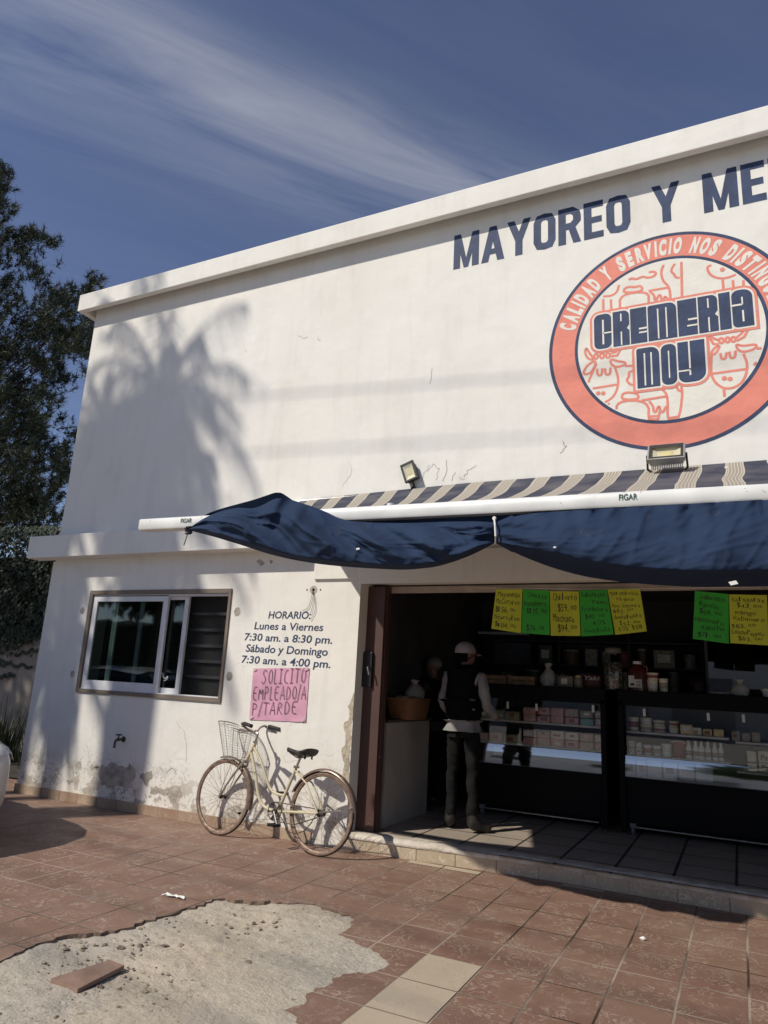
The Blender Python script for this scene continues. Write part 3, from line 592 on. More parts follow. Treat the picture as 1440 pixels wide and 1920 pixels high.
COW = [(E7, 1, [(75, 205), (68, 255), (95, 298), (140, 300), (105, 255)]), (E7, 1, [(132, 275), (150, 252), (170, 275), (150, 300)]), (E7, 1, [(175, 270), (195, 248), (217, 270), (195, 296)]), (E7, 1, [(220, 266), (240, 244), (262, 266), (240, 292)]), (E7, 0, [(265, 275), (310, 268), (332, 228)]), (E7, 0, [(265, 252), (300, 240), (312, 222)]),
       (E7, 1, [(150, 300), (80, 345), (50, 410), (100, 408), (140, 360)]), (E7, 1, [(262, 292), (258, 330), (300, 358), (368, 340), (372, 318), (310, 312)]), (E7, 0, [(160, 368), (160, 410), (178, 420), (195, 410), (197, 365)]), (E7, 0, [(218, 365), (220, 405), (240, 414), (258, 402), (258, 358)]),
       (E7, 0, [(155, 330), (105, 440), (82, 500)]), (E7, 0, [(292, 355), (320, 440), (312, 520), (275, 590), (190, 632)]), (E7, 0, [(90, 522), (310, 486)]), (E7, 0, [(368, 348), (436, 345)]), (E7, 0, [(436, 380), (395, 395), (400, 425), (378, 455), (405, 485), (436, 490)]), (E7, 0, [(200, 632), (196, 655)]), (E7, 0, [(246, 625), (252, 690)]),
       (E7, 0, [(305, 718), (305, 607), (548, 607), (542, 768), (612, 768), (628, 690)]), (E7, 0, [(550, 612), (580, 650), (582, 690), (602, 694), (612, 655), (628, 650), (632, 690), (655, 694), (672, 655), (684, 650)]), (E7, 1, [(345, 600), (345, 560), (378, 545), (430, 548), (466, 558), (470, 598)]), (E7, 0, [(490, 606), (690, 572)]), (E7, 0, [(640, 515), (692, 570), (684, 770), (772, 760), (800, 560), (790, 500)]), (E7, 0, [(548, 726), (622, 722)]), (E7, 0, [(690, 740), (778, 724)]), (E7, 0, [(750, 500), (770, 530), (795, 540)]),
       (E7, 0, [(1002, 135), (1030, 182), (1070, 186)]), (E7, 0, [(1005, 125), (1050, 150), (1070, 150)]), (E7, 1, [(1066, 158), (1090, 134), (1114, 158), (1090, 182)]), (E7, 1, [(1114, 152), (1136, 128), (1160, 152), (1136, 176)]), (E7, 1, [(1158, 148), (1180, 124), (1204, 148), (1180, 172)]), (E7, 0, [(1204, 160), (1260, 130), (1288, 78)]), (E7, 0, [(1204, 135), (1240, 105), (1262, 72)]),
       (E7, 1, [(1085, 190), (1035, 212), (1008, 262), (1045, 262)]), (E7, 1, [(1200, 182), (1208, 222), (1250, 246), (1330, 226), (1358, 196), (1338, 184), (1250, 200)]), (E7, 0, [(1083, 252), (1088, 290), (1106, 298), (1124, 286), (1130, 245)]), (E7, 0, [(1150, 240), (1155, 282), (1174, 292), (1194, 278), (1196, 232)]), (E7, 0, [(1016, 265), (1010, 400), (1040, 472), (1105, 516), (1170, 516), (1240, 480), (1278, 410), (1286, 330), (1255, 255)]),
       (E7, 0, [(1015, 406), (1280, 370)]), (E7, 0, [(1108, 518), (1120, 640)]), (E7, 0, [(1186, 535), (1190, 602)]), (E7, 0, [(1355, 216), (1428, 215)]), (E7, 0, [(1404, 258), (1380, 270), (1378, 305), (1335, 330), (1348, 362), (1380, 372)]), (E7, 0, [(1312, 448), (1275, 462), (1290, 482), (1255, 495), (1240, 525)]),
       (E6, 0, [(322, 300), (312, 350), (270, 382), (205, 386)]), (E6, 0, [(205, 405), (206, 500)]), (E6, 0, [(262, 408), (266, 490)]), (E6, 0, [(330, 480), (330, 372), (545, 345), (545, 440)]), (E6, 0, [(545, 345), (700, 318)]), (E6, 0, [(555, 350), (590, 380), (588, 412), (606, 412), (618, 378), (636, 376), (640, 412), (658, 408), (665, 384), (694, 408)]), (E6, 1, [(360, 360), (360, 328), (400, 312), (440, 318), (482, 304), (502, 330), (478, 350)]),
       (E6, 0, [(395, 262), (420, 248), (452, 260), (500, 234), (545, 250), (602, 225), (592, 198), (545, 205)]), (E6, 0, [(658, 150), (636, 200), (650, 270), (700, 312), (710, 412)]), (E6, 0, [(790, 128), (795, 396)]), (E6, 0, [(742, 140), (708, 195), (738, 222), (748, 245), (778, 248)]), (E6, 0, [(1015, 152), (980, 165), (1000, 222), (1062, 252), (1130, 250), (1200, 222)]), (E6, 0, [(1100, 262), (1106, 342)]), (E6, 0, [(1176, 265), (1182, 332)]), (E6, 0, [(1256, 255), (1256, 312)])]
mb = MB(); kk = 0
for f, c, pts in COW:
    P_ = smooth_pts([wv(f, *p) for p in pts], 2 if len(pts) > 2 else 0, bool(c)) if len(pts) > 3 or c else [wv(f, *p) for p in pts]
    if c or all((q - Vector(EC)).length < .727 for q in P_): pass
    else:
        P2 = []
        for q0, q1 in zip(P_, P_[1:]): P2 += [q0.lerp(q1, z_ / 6) for z_ in range(6)]
        P_ = [q for q in P2 + [P_[-1]] if (q - Vector(EC)).length < .727]
        if len(P_) < 2: continue
    vs, fs = ribbon2d(P_, .020, bool(c)); pl = onwall(4.6 + .08 * (kk % 10)); kk += 1
    mb.add([pl(*p) for p in vs if True], fs)
for f, x, y in ((E7, 168, 552), (E7, 205, 552), (E7, 1112, 440), (E7, 1155, 444), (E6, 1098, 185)): p = wv(f, x, y); disc(mb, (p.x, p.y), .019, onwall(5.5), 14)
sub(mb, 'cow_drawing', SALMON, emb)
# shop name: orange slab, cream slab, navy block letters with cream slots
UX = lambda u: -.957 + u * (.288 + .957); VZ = lambda v: 4.352 + v * .333
def rrect(x0, x1, z0, z1, rs, n=5):          # corner radii: bl, br, tr, tl
    out = []
    for (cx, cz, a), r in zip(((x0, z0, 180), (x1, z0, 270), (x1, z1, 0), (x0, z1, 90)), rs):
        sx_ = 1 if cx == x0 else -1; sz_ = 1 if cz == z0 else -1
        if r <= 0: out.append((cx, cz)); continue
        for i in range(n + 1): t = math.radians(a + 90 * i / n); out.append((cx + sx_ * r + r * math.cos(t), cz + sz_ * r + r * math.sin(t)))
    return out
CRE = [(0, .118, (.05, .05, .05, .05)), (.129, .238, (0, 0, .05, 0)), (.245, .352, (0, 0, 0, 0)), (.36, .542, (0, 0, .06, .02)), (.55, .668, (0, 0, 0, 0)), (.676, .794, (0, 0, .05, 0)), (.802, .87, (0, 0, 0, 0)), (.878, 1., (.04, 0, .07, .05))]
MOYL = [(-.612, -.432, (0, 0, .07, .02)), (-.418, -.300, (.05, .05, .05, .05)), (-.288, -.083, (.06, .08, 0, 0))]
mz0, mz1 = 3.935, 4.30
BL = [(UX(a), UX(b), 4.352, 4.685, r) for a, b, r in CRE] + [(a, b, mz0 if i < 2 else mz0 + .0, mz1, r) for i, (a, b, r) in enumerate(MOYL)]
for nm, m_, g_, ly in (('name_outline', SALMON, .036, 5.6), ('name_backing', CREAM, .015, 6.4), ('shop_name', NAVY, 0., 7.2)):
    mb = MB()
    for i, (a, b, c, d, r) in enumerate(BL): pl = onwall(ly + .07 * (i % 10)); mb.poly([pl(*p) for p in rrect(a - g_, b + g_, c - g_, d + g_, [q + (g_ if q else 0) for q in r])])
    sub(mb, nm, m_, emb)
mb = MB(); pl = onwall(8.4); sw = .011
def slot(u0, v0, u1, v1, w=sw, ux=UX, vz=VZ):
    vs, fs = ribbon2d([(ux(u0), vz(v0)), (ux(u1), vz(v1))], w); mb.add([pl(*p) for p in vs], fs)
slot(.062, .12, .062, .83, .015); slot(.062, .44, .119, .44, .014)
slot(.184, .70, .184, .92, .011); slot(.184, .02, .184, .40, .011); mb.poly([pl(UX(a), VZ(b)) for a, b in ((.24, .58), (.222, .48), (.24, .40))])
slot(.30, .40, .353, .40, .016); slot(.30, .29, .353, .29, .014)
slot(.425, .04, .425, .88); slot(.478, .04, .478, .88)
slot(.612, .43, .67, .43, .016); slot(.605, .26, .67, .26, .014)
slot(.738, .66, .738, .92); slot(.738, .02, .738, .40); mb.poly([pl(UX(a), VZ(b)) for a, b in ((.796, .56), (.776, .46), (.796, .38))])
slot(.872, .60, .94, .60, .016); slot(.94, .60, .94, .80); slot(.94, .14, .94, .44, .013)
I = lambda q: q
for x, a, b in ((-.548, mz0 + .02, mz1 - .05), (-.495, mz0 + .02, mz1 - .05)): slot(x, a, x, b, .012, I, I)
slot(-.358, mz0 + .06, -.358, mz1 - .06, .010, I, I); slot(-.20, mz1, -.20, mz0 + .12, .013, I, I); slot(-.288, mz0 + .105, -.20, mz0 + .105, .013, I, I); slot(-.20, mz0 + .105, -.20, mz0 + .06, .013, I, I)
sub(mb, 'letter_slots', CREAM, emb)
# hole with loose wires above the hours, tap
p = at(588, 1106); mb = MB(); disc(mb, (p.x, p.z), .042, onwall(1), 18); mb.k = 1; disc(mb, (p.x, p.z), .016, onwall(2), 12)
for dx in (-.075, .08): disc(mb, (p.x + dx, p.z + .0), .009, onwall(1), 8)
hole_o = part(mb, 'cable_hole', [CEM, BLK], shop)
mb = MB()
for pts in (((588, 1108), (584, 1125), (580, 1140), (568, 1146)), ((588, 1108), (593, 1130), (592, 1148), (583, 1163)), ((588, 1110), (589, 1130), (583, 1152))):
    P_ = [at(u, v) for u, v in pts]; P_ = smooth_pts([Vector((q.x, WY - .012, q.z)) for q in P_], 2); mb.tube(P_, .0022, 5)
sub(mb, 'loose_wire', mat('grey_wire', (.11, .10, .09), .6), hole_o)
tap = thing('wall_tap', 'small dark metal tap sticking out of the white wall under the window', 'tap', loc=(-5.905, WY, .70))
BR = mat('tarnished_brass', (.11, .095, .07), .5, .6, var=.3, scale=40)
mb = MB(); mb.lathe((-5.905, WY, .70), [(.03, 0), (.03, .006), (.014, .008), (.014, .06), (.018, .062), (.018, .085), (.012, .088)], 14, axis=(0, -1, 0)); mb.tube([(-5.905, WY - .07, .70), (-5.902, WY - .11, .695), (-5.895, WY - .125, .67), (-5.893, WY - .127, .62)], [.014, .013, .013, .014], 10); part(mb, 'spout', BR, tap, smooth=True)
mb = MB(); mb.tube([(-5.905, WY - .073, .71), (-5.905, WY - .073, .745)], .007, 8); mb.tube([(-5.945, WY - .073, .747), (-5.865, WY - .073, .75)], .008, 8); part(mb, 'handle', BR, tap, smooth=True)

# ---- pink poster and hand-lettered words
GL = {'S': [[(.9, .85), (.6, 1), (.25, .92), (.15, .72), (.5, .52), (.75, .35), (.6, .08), (.2, 0), (.0, .15)]], 'O': [[(.5, 1), (.15, .8), (.1, .3), (.4, 0), (.8, .15), (.9, .65), (.6, 1)]], 'L': [[(.15, 1), (.1, 0), (.8, .02)]], 'I': [[(.1, 1), (.9, .98)], [(.5, 1), (.48, 0)], [(.05, 0), (.95, .02)]], 'C': [[(.85, .95), (.4, .9), (.12, .45), (.35, .03), (.9, .05)]], 'T': [[(-.05, .98), (1.05, 1)], [(.5, 1), (.48, 0)]],
      'E': [[(.85, 1), (.1, .98), (.08, 0), (.85, .02)], [(.1, .52), (.7, .54)]], 'M': [[(.02, 0), (.12, 1), (.5, .3), (.85, 1), (.98, 0)]], 'P': [[(.12, 0), (.12, 1)], [(.1, .98), (.7, .95), (.75, .6), (.12, .48)]], 'A': [[(0, 0), (.5, 1), (.95, 0)], [(.2, .35), (.8, .37)]], 'D': [[(.1, 0), (.1, 1), (.6, .9), (.9, .5), (.65, .08), (.1, 0)]], 'R': [[(.1, 0), (.12, 1), (.75, .9), (.65, .58), (.12, .5), (.9, 0)]], '/': [[(0, -.15), (.9, 1.1)]]}
poster = thing('poster', 'pink cardboard notice hand-lettered in black, taped to the wall above the bicycle', 'poster', loc=(-3.97, WY, 1.25))
PC = [at(476, 1253.5), at(581, 1252), at(574, 1354), at(468, 1349.5)]
mb = MB(); P = []
for i in range(13):
    row = []
    for j in range(15):
        s_, t_ = j / 14, i / 12; p = PC[0].lerp(PC[1], s_).lerp(PC[3].lerp(PC[2], s_), t_); row.append((p.x, WY - .006 - .006 * abs(MN.noise(Vector((p.x * 6, p.z * 6, 0)))) - (.01 * max(0, t_ - .8) * 5 * max(0, s_ - .7)), p.z))
    P.append(row)
mb.grid(P); part(mb, 'card', mat('pink_card', (.66, .34, .46), .7, var=.10, scale=5), poster, smooth='full')
mb = MB()
def hand(word, u0, v0, u1, v1, h, wgt):
    A, B = at(u0, v0), at(u1, v1); n = len(word); rr3 = random.Random(word)
    adv = [(.55 if c == '/' else .75 if c in 'IL' else 1.) for c in word]; tot = sum(adv); acc = 0
    for c, w in zip(word, adv):
        for st_ in GL[c]:
            q = [Vector((A.x + (B.x - A.x) * (acc + (.08 + .80 * x) * w) / tot, A.z + (B.z - A.z) * acc / tot + y * h * rr3.uniform(.96, 1.04))) for x, y in st_]
            if len(q) > 3: q = smooth_pts(q, 2)
            vs, fs = ribbon2d(q, wgt); mb.add([(p.x, WY - .0145, p.y) for p in vs], fs)
        acc += w
hand('SOLICITO', 491, 1282, 576, 1280, .135, .0058); hand('EMPLEADO/A', 474, 1312, 576, 1311, .125, .0058); hand('P/TARDE', 472, 1341, 560, 1337, .115, .0058)
part(mb, 'handwriting', mat('black_marker', (.03, .02, .025), .7), poster)
mb = MB()
for u, v in ((480, 1256), (576, 1255), (570, 1350), (473, 1345)):
    p = at(u, v); mb.obox((p.x, WY - .0155, p.z), (.018, 0, .008), (0, .0006, 0), (-.004, 0, .010))
part(mb, 'tape', mat('masking_tape', (.70, .50, .54), .6), poster)
# ------------------------------------------------------------------ awning
YB = 4.02
awn = thing('awning', 'striped awning with torn blue valance over the shop entrance', 'awning', loc=(-1, WY, 3.2))
def zbar(x): return 2.588 - .0135 * (x + 4.17)          # top of the front bar
CAN = stripe_material()
mb = MB(); P = []; nx, ny = 120, 14
for j in range(ny + 1):
    t = j / ny; row = []
    for i in range(nx + 1):
        xw = -3.90 + 7.1 * i / nx; xb = xw + .95 * max(0, 1 - i / nx / .42) ** 1.3; x = xw + (xb - xw) * t
        y = WY - .01 + (YB + .05 - WY) * t; zw = 3.195 + .045 * min(1, i / nx * 4) - .012 * i / nx * 3.0; z = zw + (zbar(xb) - .012 - zw) * t - .05 * math.sin(math.pi * t) * (1 + .25 * math.sin(x * 2.1))
        if xb < -2.9: z -= (-2.9 - xb) * .02
        z += .012 * MN.noise(Vector((x * 1.3, t * 3, 0))) * math.sin(math.pi * t)
        row.append((x, y, z))
    P.append(row)
cn_ = part(mb.grid(P), 'canopy', CAN, awn, smooth='full'); at_ = cn_.data.attributes.new('across', 'FLOAT', 'POINT')
for i_, dd in enumerate(at_.data): dd.value = -3.90 + 7.1 * (i_ % (nx + 1)) / nx
BARW = chip_paint('white_bar_paint', (.80, .80, .77), (.40, .34, .28), .66, 26., .35)
mb = MB(); prof = [(-.055, -.004), (-.04, .0), (.02, .0), (.042, -.006), (.05, -.018), (.052, -.080), (.044, -.093), (0, -.096), (-.05, -.094), (-.058, -.05)]
P = []
for i in range(41):
    x = -4.17 + 7.5 * i / 40; sc_ = 1.
    P.append([(x, YB - dy * 1., zbar(x) + dz) for dy, dz in prof])
rows = [[P[i][j] for j in range(len(prof))] for i in range(41)]
mb.grid(rows, wrap=True)
for i in (0, 40): mb.poly(P[i] if i else P[i][::-1])
cap = [(-4.17 - .012, YB - dy * .75, zbar(-4.17) - .048 + (dz + .048) * .75) for dy, dz in prof]
mb.grid([cap, P[0]], wrap=True); mb.poly(cap)
bar = part(mb, 'front_bar', BARW, awn, smooth=True, fix=True)
mb = MB()
def onbar(dx0): return lambda x, z: (x, YB - .0545, z)
for u0, u1, v in ((338, 358.5, 990.5), (1161, 1196, 946)):
    a, b = at(u0, v, YB - .05), at(u1, v, YB - .05); vs, fs = text2d('FIGAR', .015); x0 = min(q[0] for q in vs); x1 = max(q[0] for q in vs); k = (b.x - a.x) / (x1 - x0); zc = zbar(a.x) - .057
    mb.add([(a.x + (q[0] - x0) * k, YB - .0545, zc + q[1] * .034 / CAP * 1.0 - .0135 * (q[0] - x0) * k) for q in vs], fs)
sub(mb, 'maker_name', mat('dark_green_ink', (.03, .09, .07), .7), bar)
mb = MB()
for x in (-3.2, 2.4):
    e = Vector((x + .75, 4.95, 2.80)); mb.tube([(x, WY, 3.08), e], .022, 8); mb.tube([e, (x + .1, YB + .03, zbar(x) - .04)], .02, 8); mb.lathe(e + Vector((0, 0, -.04)), [(.03, 0), (.03, .08)], 10)
part(mb, 'folding_arm', WHITEM, awn, smooth=True)
mb = MB(); mb.box(-3.98, 3.3, WY - .1, WY, 3.03, 3.175); part(mb, 'cassette', BARW, awn, bevel=.02)
# valance: cloth hung from the bar, tied up at one point and knotted at its left end
VAL = NT('blue_canvas'); c_ = VAL.mix(VAL.ramp(VAL.noise(4, 5), .3, .75), (.018, .032, .068), (.026, .044, .090)); c_ = VAL.mix(VAL.math('MULTIPLY', VAL.ramp(VAL.noise(9, 6, .7), .62, .8), .35), c_, (.15, .14, .15))
wv_ = VAL.n.new('ShaderNodeTexWave'); wv_.inputs['Scale'].default_value = 160; VAL.l.new(VAL.pos, wv_.inputs['Vector'])
VAL.b.inputs['Specular IOR Level'].default_value = .15; VALM = VAL.out(c_, .92, VAL.bump(wv_.outputs[1], .05, .002, VAL.bump(VAL.noise(5, 3, .5, .8), .25, .03)))
def curve(pts, s):                            # linear table lookup s in 0..1 over the u range
    u0, u1 = pts[0][0], pts[-1][0]; u = u0 + (u1 - u0) * s
    for (a, b), (c, d) in zip(pts, pts[1:]):
        if u <= c + 1e-6: t = (u - a) / max(c - a, 1e-6); return u, b + (d - b) * t
    return pts[-1]
def sm(pts, s, w=.03):
    us = [curve(pts, min(1, max(0, s + k * w / 2)))[1] for k in (-2, -1, 0, 1, 2)]
    if s < w or s > 1 - w: return curve(pts, s)
    return curve(pts, s)[0], sum(us) / 5
def swag(top, bot, nx, ny, bulge, fold, under, back, ybase=YB - .06):
    P = []
    for j in range(ny + 1):
        t = j / ny; row = []
        for i in range(nx + 1):
            s = i / nx; ut, vt = sm(top, s); ub, vb = sm(bot, s); vb -= under * bulge_env(s)
            tt = min(1., t / .8); u = ut + (ub - ut) * tt; v = vt + (vb - vt) * tt
            ends = bulge_env(s) ; 
            yo = -bulge * ends * math.sin(math.pi * min(1., tt * .62)) - fold(s, t) * ends
            if t > .8: q = (t - .8) / .2; v += q * under * ends; yo += q * back * ends
            row.append(tuple(at(u, v, ybase + yo)))
        P.append(row)
    return P
bulge_env = lambda s: min(1., s / .10) ** .7 * min(1., (1 - s) / .06) ** .7 + .04
TOPB = [(357, 986), (385, 964), (418, 952.5), (476, 937), (521, 921.5), (536, 927), (543, 936), (575, 950), (612, 960), (640, 966)]
TOPF = [(353, 992), (379, 972), (408, 960), (437, 952), (457, 951), (476, 955), (490, 953), (501, 939), (521, 931), (544, 936), (564, 942), (583, 950), (601, 953), (620, 965), (645, 976), (700, 980), (760, 981), (840, 978), (900, 977), (928, 980)]
BOTF = [(353, 994), (400, 1006), (450, 1021), (500, 1038), (550, 1050), (600, 1058), (650, 1063), (700, 1066), (760, 1069), (820, 1063), (870, 1047), (905, 1031), (928, 1018)]
def foldA(s, t):
    a = .062 * math.sin(2 * math.pi * (s * 4.6 - t * 1.35 + .12 * math.sin(s * 9))) * math.sin(math.pi * min(1, t * 1.05 + .05))
    a += .022 * math.sin(2 * math.pi * (s * 9.5 - t * 2.1 + .3)) * (.4 + .6 * MN.noise(Vector((s * 6, t * 3, 0))))
    fan = math.exp(-((s - 1) / .16) ** 2); a += .028 * fan * math.sin(t * 19 + s * 6); fan0 = math.exp(-(s / .14) ** 2); a += .02 * fan0 * math.sin(t * 15)
    q = s * 2.3 - t * .62; q = q - math.floor(q); a += .06 * math.exp(-((q - .5) / .07) ** 2) * (1 if .12 < s < .9 else 0) * math.sin(math.pi * t)
    d_ = s * 13 - t * 4.2; rg = 1 - abs(MN.noise(Vector((d_ * .55 + MN.noise(Vector((s * 7, t * 3, 2))) * .8, t * .9 + s * 2, 4)))) * 2.6; rg = max(0, rg); a += .032 * rg ** 3 * math.sin(math.pi * min(1, t + .08))
    rg2 = max(0, 1 - abs(MN.noise(Vector((s * 17 - t * 3, t * 5 + s * 3, 11)))) * 3); a += .009 * rg2 ** 2
    hump = math.exp(-((s - .31) / .07) ** 2) * math.exp(-(t / .4) ** 2); a += .05 * hump * math.sin(s * 70 + t * 9)
    return a + .012 * MN.noise(Vector((s * 14, t * 7, 4)))
mb = MB(); mb.grid(swag(TOPF, BOTF, 220, 50, .17, foldA, 9, .22)); val = part(mb, 'valance', VALM, awn, smooth='full')
TOP2 = [(928, 980), (960, 966), (1000, 962), (1060, 958), (1100, 955), (1200, 950), (1300, 944), (1440, 936), (1600, 928), (1900, 905), (2100, 900)]
BOT2 = [(928, 1018), (960, 1035), (1000, 1052), (1060, 1073), (1120, 1086), (1200, 1095), (1300, 1101), (1440, 1100), (1600, 1094), (1800, 1068), (2050, 1000), (2100, 985)]
def foldB(s, t):
    a = (.020 * math.sin(s * 95 + 2 * math.sin(s * 21)) + .012 * math.sin(s * 170 + 1)) * math.exp(-t * 4.5)
    a += .03 * math.sin(2 * math.pi * (s * 5.5 + t * .55 + .1 * math.sin(s * 14))) * math.sin(math.pi * t) * (.5 + MN.noise(Vector((s * 5, t * 2, 9))))
    fan = math.exp(-(s / .05) ** 2); a += .03 * fan * math.sin(t * 17 - s * 40)
    rg = max(0, 1 - abs(MN.noise(Vector((s * 26 + t * 2, t * 1.6, 3)))) * 2.8); a += .016 * rg ** 3 * (1 - .6 * t)
    rg2 = max(0, 1 - abs(MN.noise(Vector((s * 20 + t * 6, t * 4, 13)))) * 3); a += .007 * rg2 ** 2
    return a + .018 * MN.noise(Vector((s * 16, t * 4, 7)))
mb = MB(); mb.grid(swag(TOP2, BOT2, 260, 50, .13, foldB, 30, .45)); sub(mb, 'right_swag', VALM, val, smooth='full')
# strip of cloth sewn to the bar behind the swags, and the flap turned up over the bar at the left
mb = MB(); P = []
for j in range(7):
    row = []
    for i in range(241):
        x = -2.62 + 5.9 * i / 240; t = j / 6; row.append((x, YB + .01 + .012 * math.sin(x * 31 + math.sin(x * 7) * 2) * t, zbar(x) - .09 - .16 * t))
    P.append(row)
sub(mb.grid(P), 'sewn_strip', VALM, val, smooth='full')
mb = MB(); P = []; BB = [(357, 990), (400, 985), (476, 990), (521, 985), (560, 975), (600, 972), (640, 972)]
for j in range(9):
    t = j / 8; row = []
    for i in range(61):
        s = i / 60; ut, vt = sm(TOPB, s); ub, vb = curve(BB, s); row.append(tuple(at(ut + (ub - ut) * t, vt + (vb - vt) * t, YB + .10 - .05 * math.cos(s * 3) - .10 * (1 - t) * (1 - s) + .05 * math.sin(math.pi * t))))
    P.append(row)
sub(mb.grid(P), 'turned_up_flap', VALM, val, smooth='full')
mb = MB(); cordw = mat('white_cord', (.7, .68, .62), .8)
mb.tube([at(926.5, 971, YB - .07), at(928, 985, YB - .12), at(929, 1005, YB - .13), at(928.5, 1019, YB - .08)], .006, 6); mb.lathe(at(927, 972, YB - .065), [(.012, 0), (.012, .006)], 10, axis=(0, -1, 0)); sub(mb, 'tie_cord', cordw, val)
mb = MB(); kn = at(354, 993, YB - .075)
for i in range(4): mb.tube([kn + Vector((.02 * math.cos(a * 1.05 + i), .018 * math.sin(a * 1.05 + i * 2), -.03 + .016 * i + .004 * math.sin(a))) for a in range(7)], .008, 6)
mb.tube([kn, kn + Vector((-.015, 0, -.07)), kn + Vector((-.03, 0, -.12))], .004, 5); sub(mb, 'knot', mat('frayed_dark_cord', (.02, .025, .035), .9), val)
mb = MB()
for u, v, r in ((671, 1029, .008), (725, 1032, .004), (1040, 1026, .005), (1375, 1093, .012), (1362, 876, .006)):
    p = at(u, v, YB - .22); mb.obox(p, (r * 1.4, 0, r * .3), (0, .001, 0), (-r * .4, 0, r * .7))
sub(mb, 'bird_dropping', MATS['white_paper'], val)

# ------------------------------------------------------------------ floodlights
GLF = glass_material('lamp_glass', (.95, .93, .85), .06, .03); REF = mat('lamp_reflector', (.80, .77, .64), .4, .0, var=.05); LED = mat('pale_led_panel', (.75, .68, .42), .6)
def floodlight(name, label, corners, depth, fr, body, fins):
    TLc, TRc, BRc, BLc = corners; C_ = (TLc + TRc + BRc + BLc) / 4; ex = ((TRc + BRc) - (TLc + BLc)) / 4; ey = ((TLc + TRc) - (BLc + BRc)) / 4; ey = ey - ex * (ey.dot(ex) / ex.dot(ex))
    n_ = ex.cross(ey).normalized(); n_ = n_ if n_.y < 0 else -n_
    t = thing(name, label, 'floodlight', loc=C_)
    mb = MB(); w = fr / ex.length; h = fr / ey.length
    for cxy, sx_, sy_ in (((0, 1 - h / 2), 1, h / 2), ((0, -1 + h / 2), 1, h / 2), ((1 - w / 2, 0), w / 2, 1 - h), ((-1 + w / 2, 0), w / 2, 1 - h)):
        mb.obox(C_ + ex * cxy[0] + ey * cxy[1] - n_ * depth * .3, ex * sx_, ey * sy_, n_ * depth * .3)
    mb.obox(C_ - n_ * depth * .8, ex * .9, ey * .9, n_ * depth * .2); part(mb, 'housing', body, t, bevel=.006)
    mb = MB(); a = 1 - w; b = 1 - h; f1 = [C_ + ex * i * a + ey * j * b - n_ * .006 for i, j in ((-1, -1), (1, -1), (1, 1), (-1, 1))]; f2 = [C_ + ex * i * a * .55 + ey * j * b * .55 - n_ * depth * .4 for i, j in ((-1, -1), (1, -1), (1, 1), (-1, 1))]
    mb.add(f1 + f2, [(i, (i + 1) % 4, 4 + (i + 1) % 4, 4 + i) for i in range(4)] + [(7, 6, 5, 4)]); part(mb, 'reflector', REF, t)
    fc = sum(f2, Vector()) / 4; mb = MB(); mb.quad(*[fc + (q - fc) * .72 + n_ * .002 for q in f2]); part(mb, 'led_panel', LED, t)
    mb = MB(); mb.quad(*[q + n_ * .003 for q in f1]); part(mb, 'lens', GLF, t)
    mb = MB()
    for i in range(fins): q = -.8 + 1.6 * i / max(1, fins - 1); mb.obox(C_ + ex * q - n_ * (depth * 1.0 + .022), ex.normalized() * .0025, ey * .85, n_ * .025)
    part(mb, 'cooling_fin', body, t)
    return t, C_, ex, ey, n_
DK = mat('dark_cast_metal', (.045, .04, .038), .5, .2, var=.1); LGM = mat('grey_cast_metal', (.36, .36, .34), .5, .3, var=.1)
t, C_, ex, ey, n_ = floodlight('floodlight', 'small black floodlight tilted sideways above the striped canopy', [at(*q, 5.735) for q in ((744, 874.5), (768.5, 864), (788.5, 892), (764.5, 904))], .05, .022, DK, 8)
mb = MB(); b0 = C_ - ey * 1.0 - n_ * .03; mb.tube([b0, b0 + Vector((.0, .03, -.035)), Vector((b0.x - .01, WY, b0.z - .07))], .011, 8); mb.lathe((b0.x - .01, WY, b0.z - .07), [(.03, 0), (.03, .012)], 12, axis=(0, -1, 0)); part(mb, 'bracket', BLK, t)
yl = 5.58
cTL, cTR = at(1214.5, 835, yl), at(1284.7, 828.6, yl); exv = (cTR - cTL); nn = Vector((0, -math.cos(math.radians(38)), math.sin(math.radians(38)))); upv = Vector((0, -math.sin(math.radians(38)), -math.cos(math.radians(38)))).normalized() * -1
hgt = .20
BLp = cTL - upv * hgt; BRp = cTR - upv * hgt
t, C_, ex, ey, n_ = floodlight('floodlight', 'large grey floodlight with cooling fins right under the round orange emblem', [cTL, cTR, BRp, BLp], .07, .018, LGM, 18)
mb = MB()
for s_ in (-1, 1): mb.tube([C_ + ex * s_ * 1.03 - n_ * .03, C_ + ex * s_ * 1.06 - n_ * .03 + Vector((0, .05, -.10)), Vector((C_.x + ex.x * .5 * s_, WY, C_.z - .12))], .009, 6)
part(mb, 'bracket', BLK, t)
mb = MB(); fr = [C_ + ex * i * .90 + ey * j * .90 + n_ * .002 for i, j in ((-1, -1), (1, -1), (1, 1), (-1, 1))]; fi = [C_ + ex * i * .76 + ey * (j * .60 - .12) + n_ * .002 for i, j in ((-1, -1), (1, -1), (1, 1), (-1, 1))]
mb.add(fr + fi, [(i, (i + 1) % 4, 4 + (i + 1) % 4, 4 + i) for i in range(4)]); part(mb, 'dark_surround', DK, t)

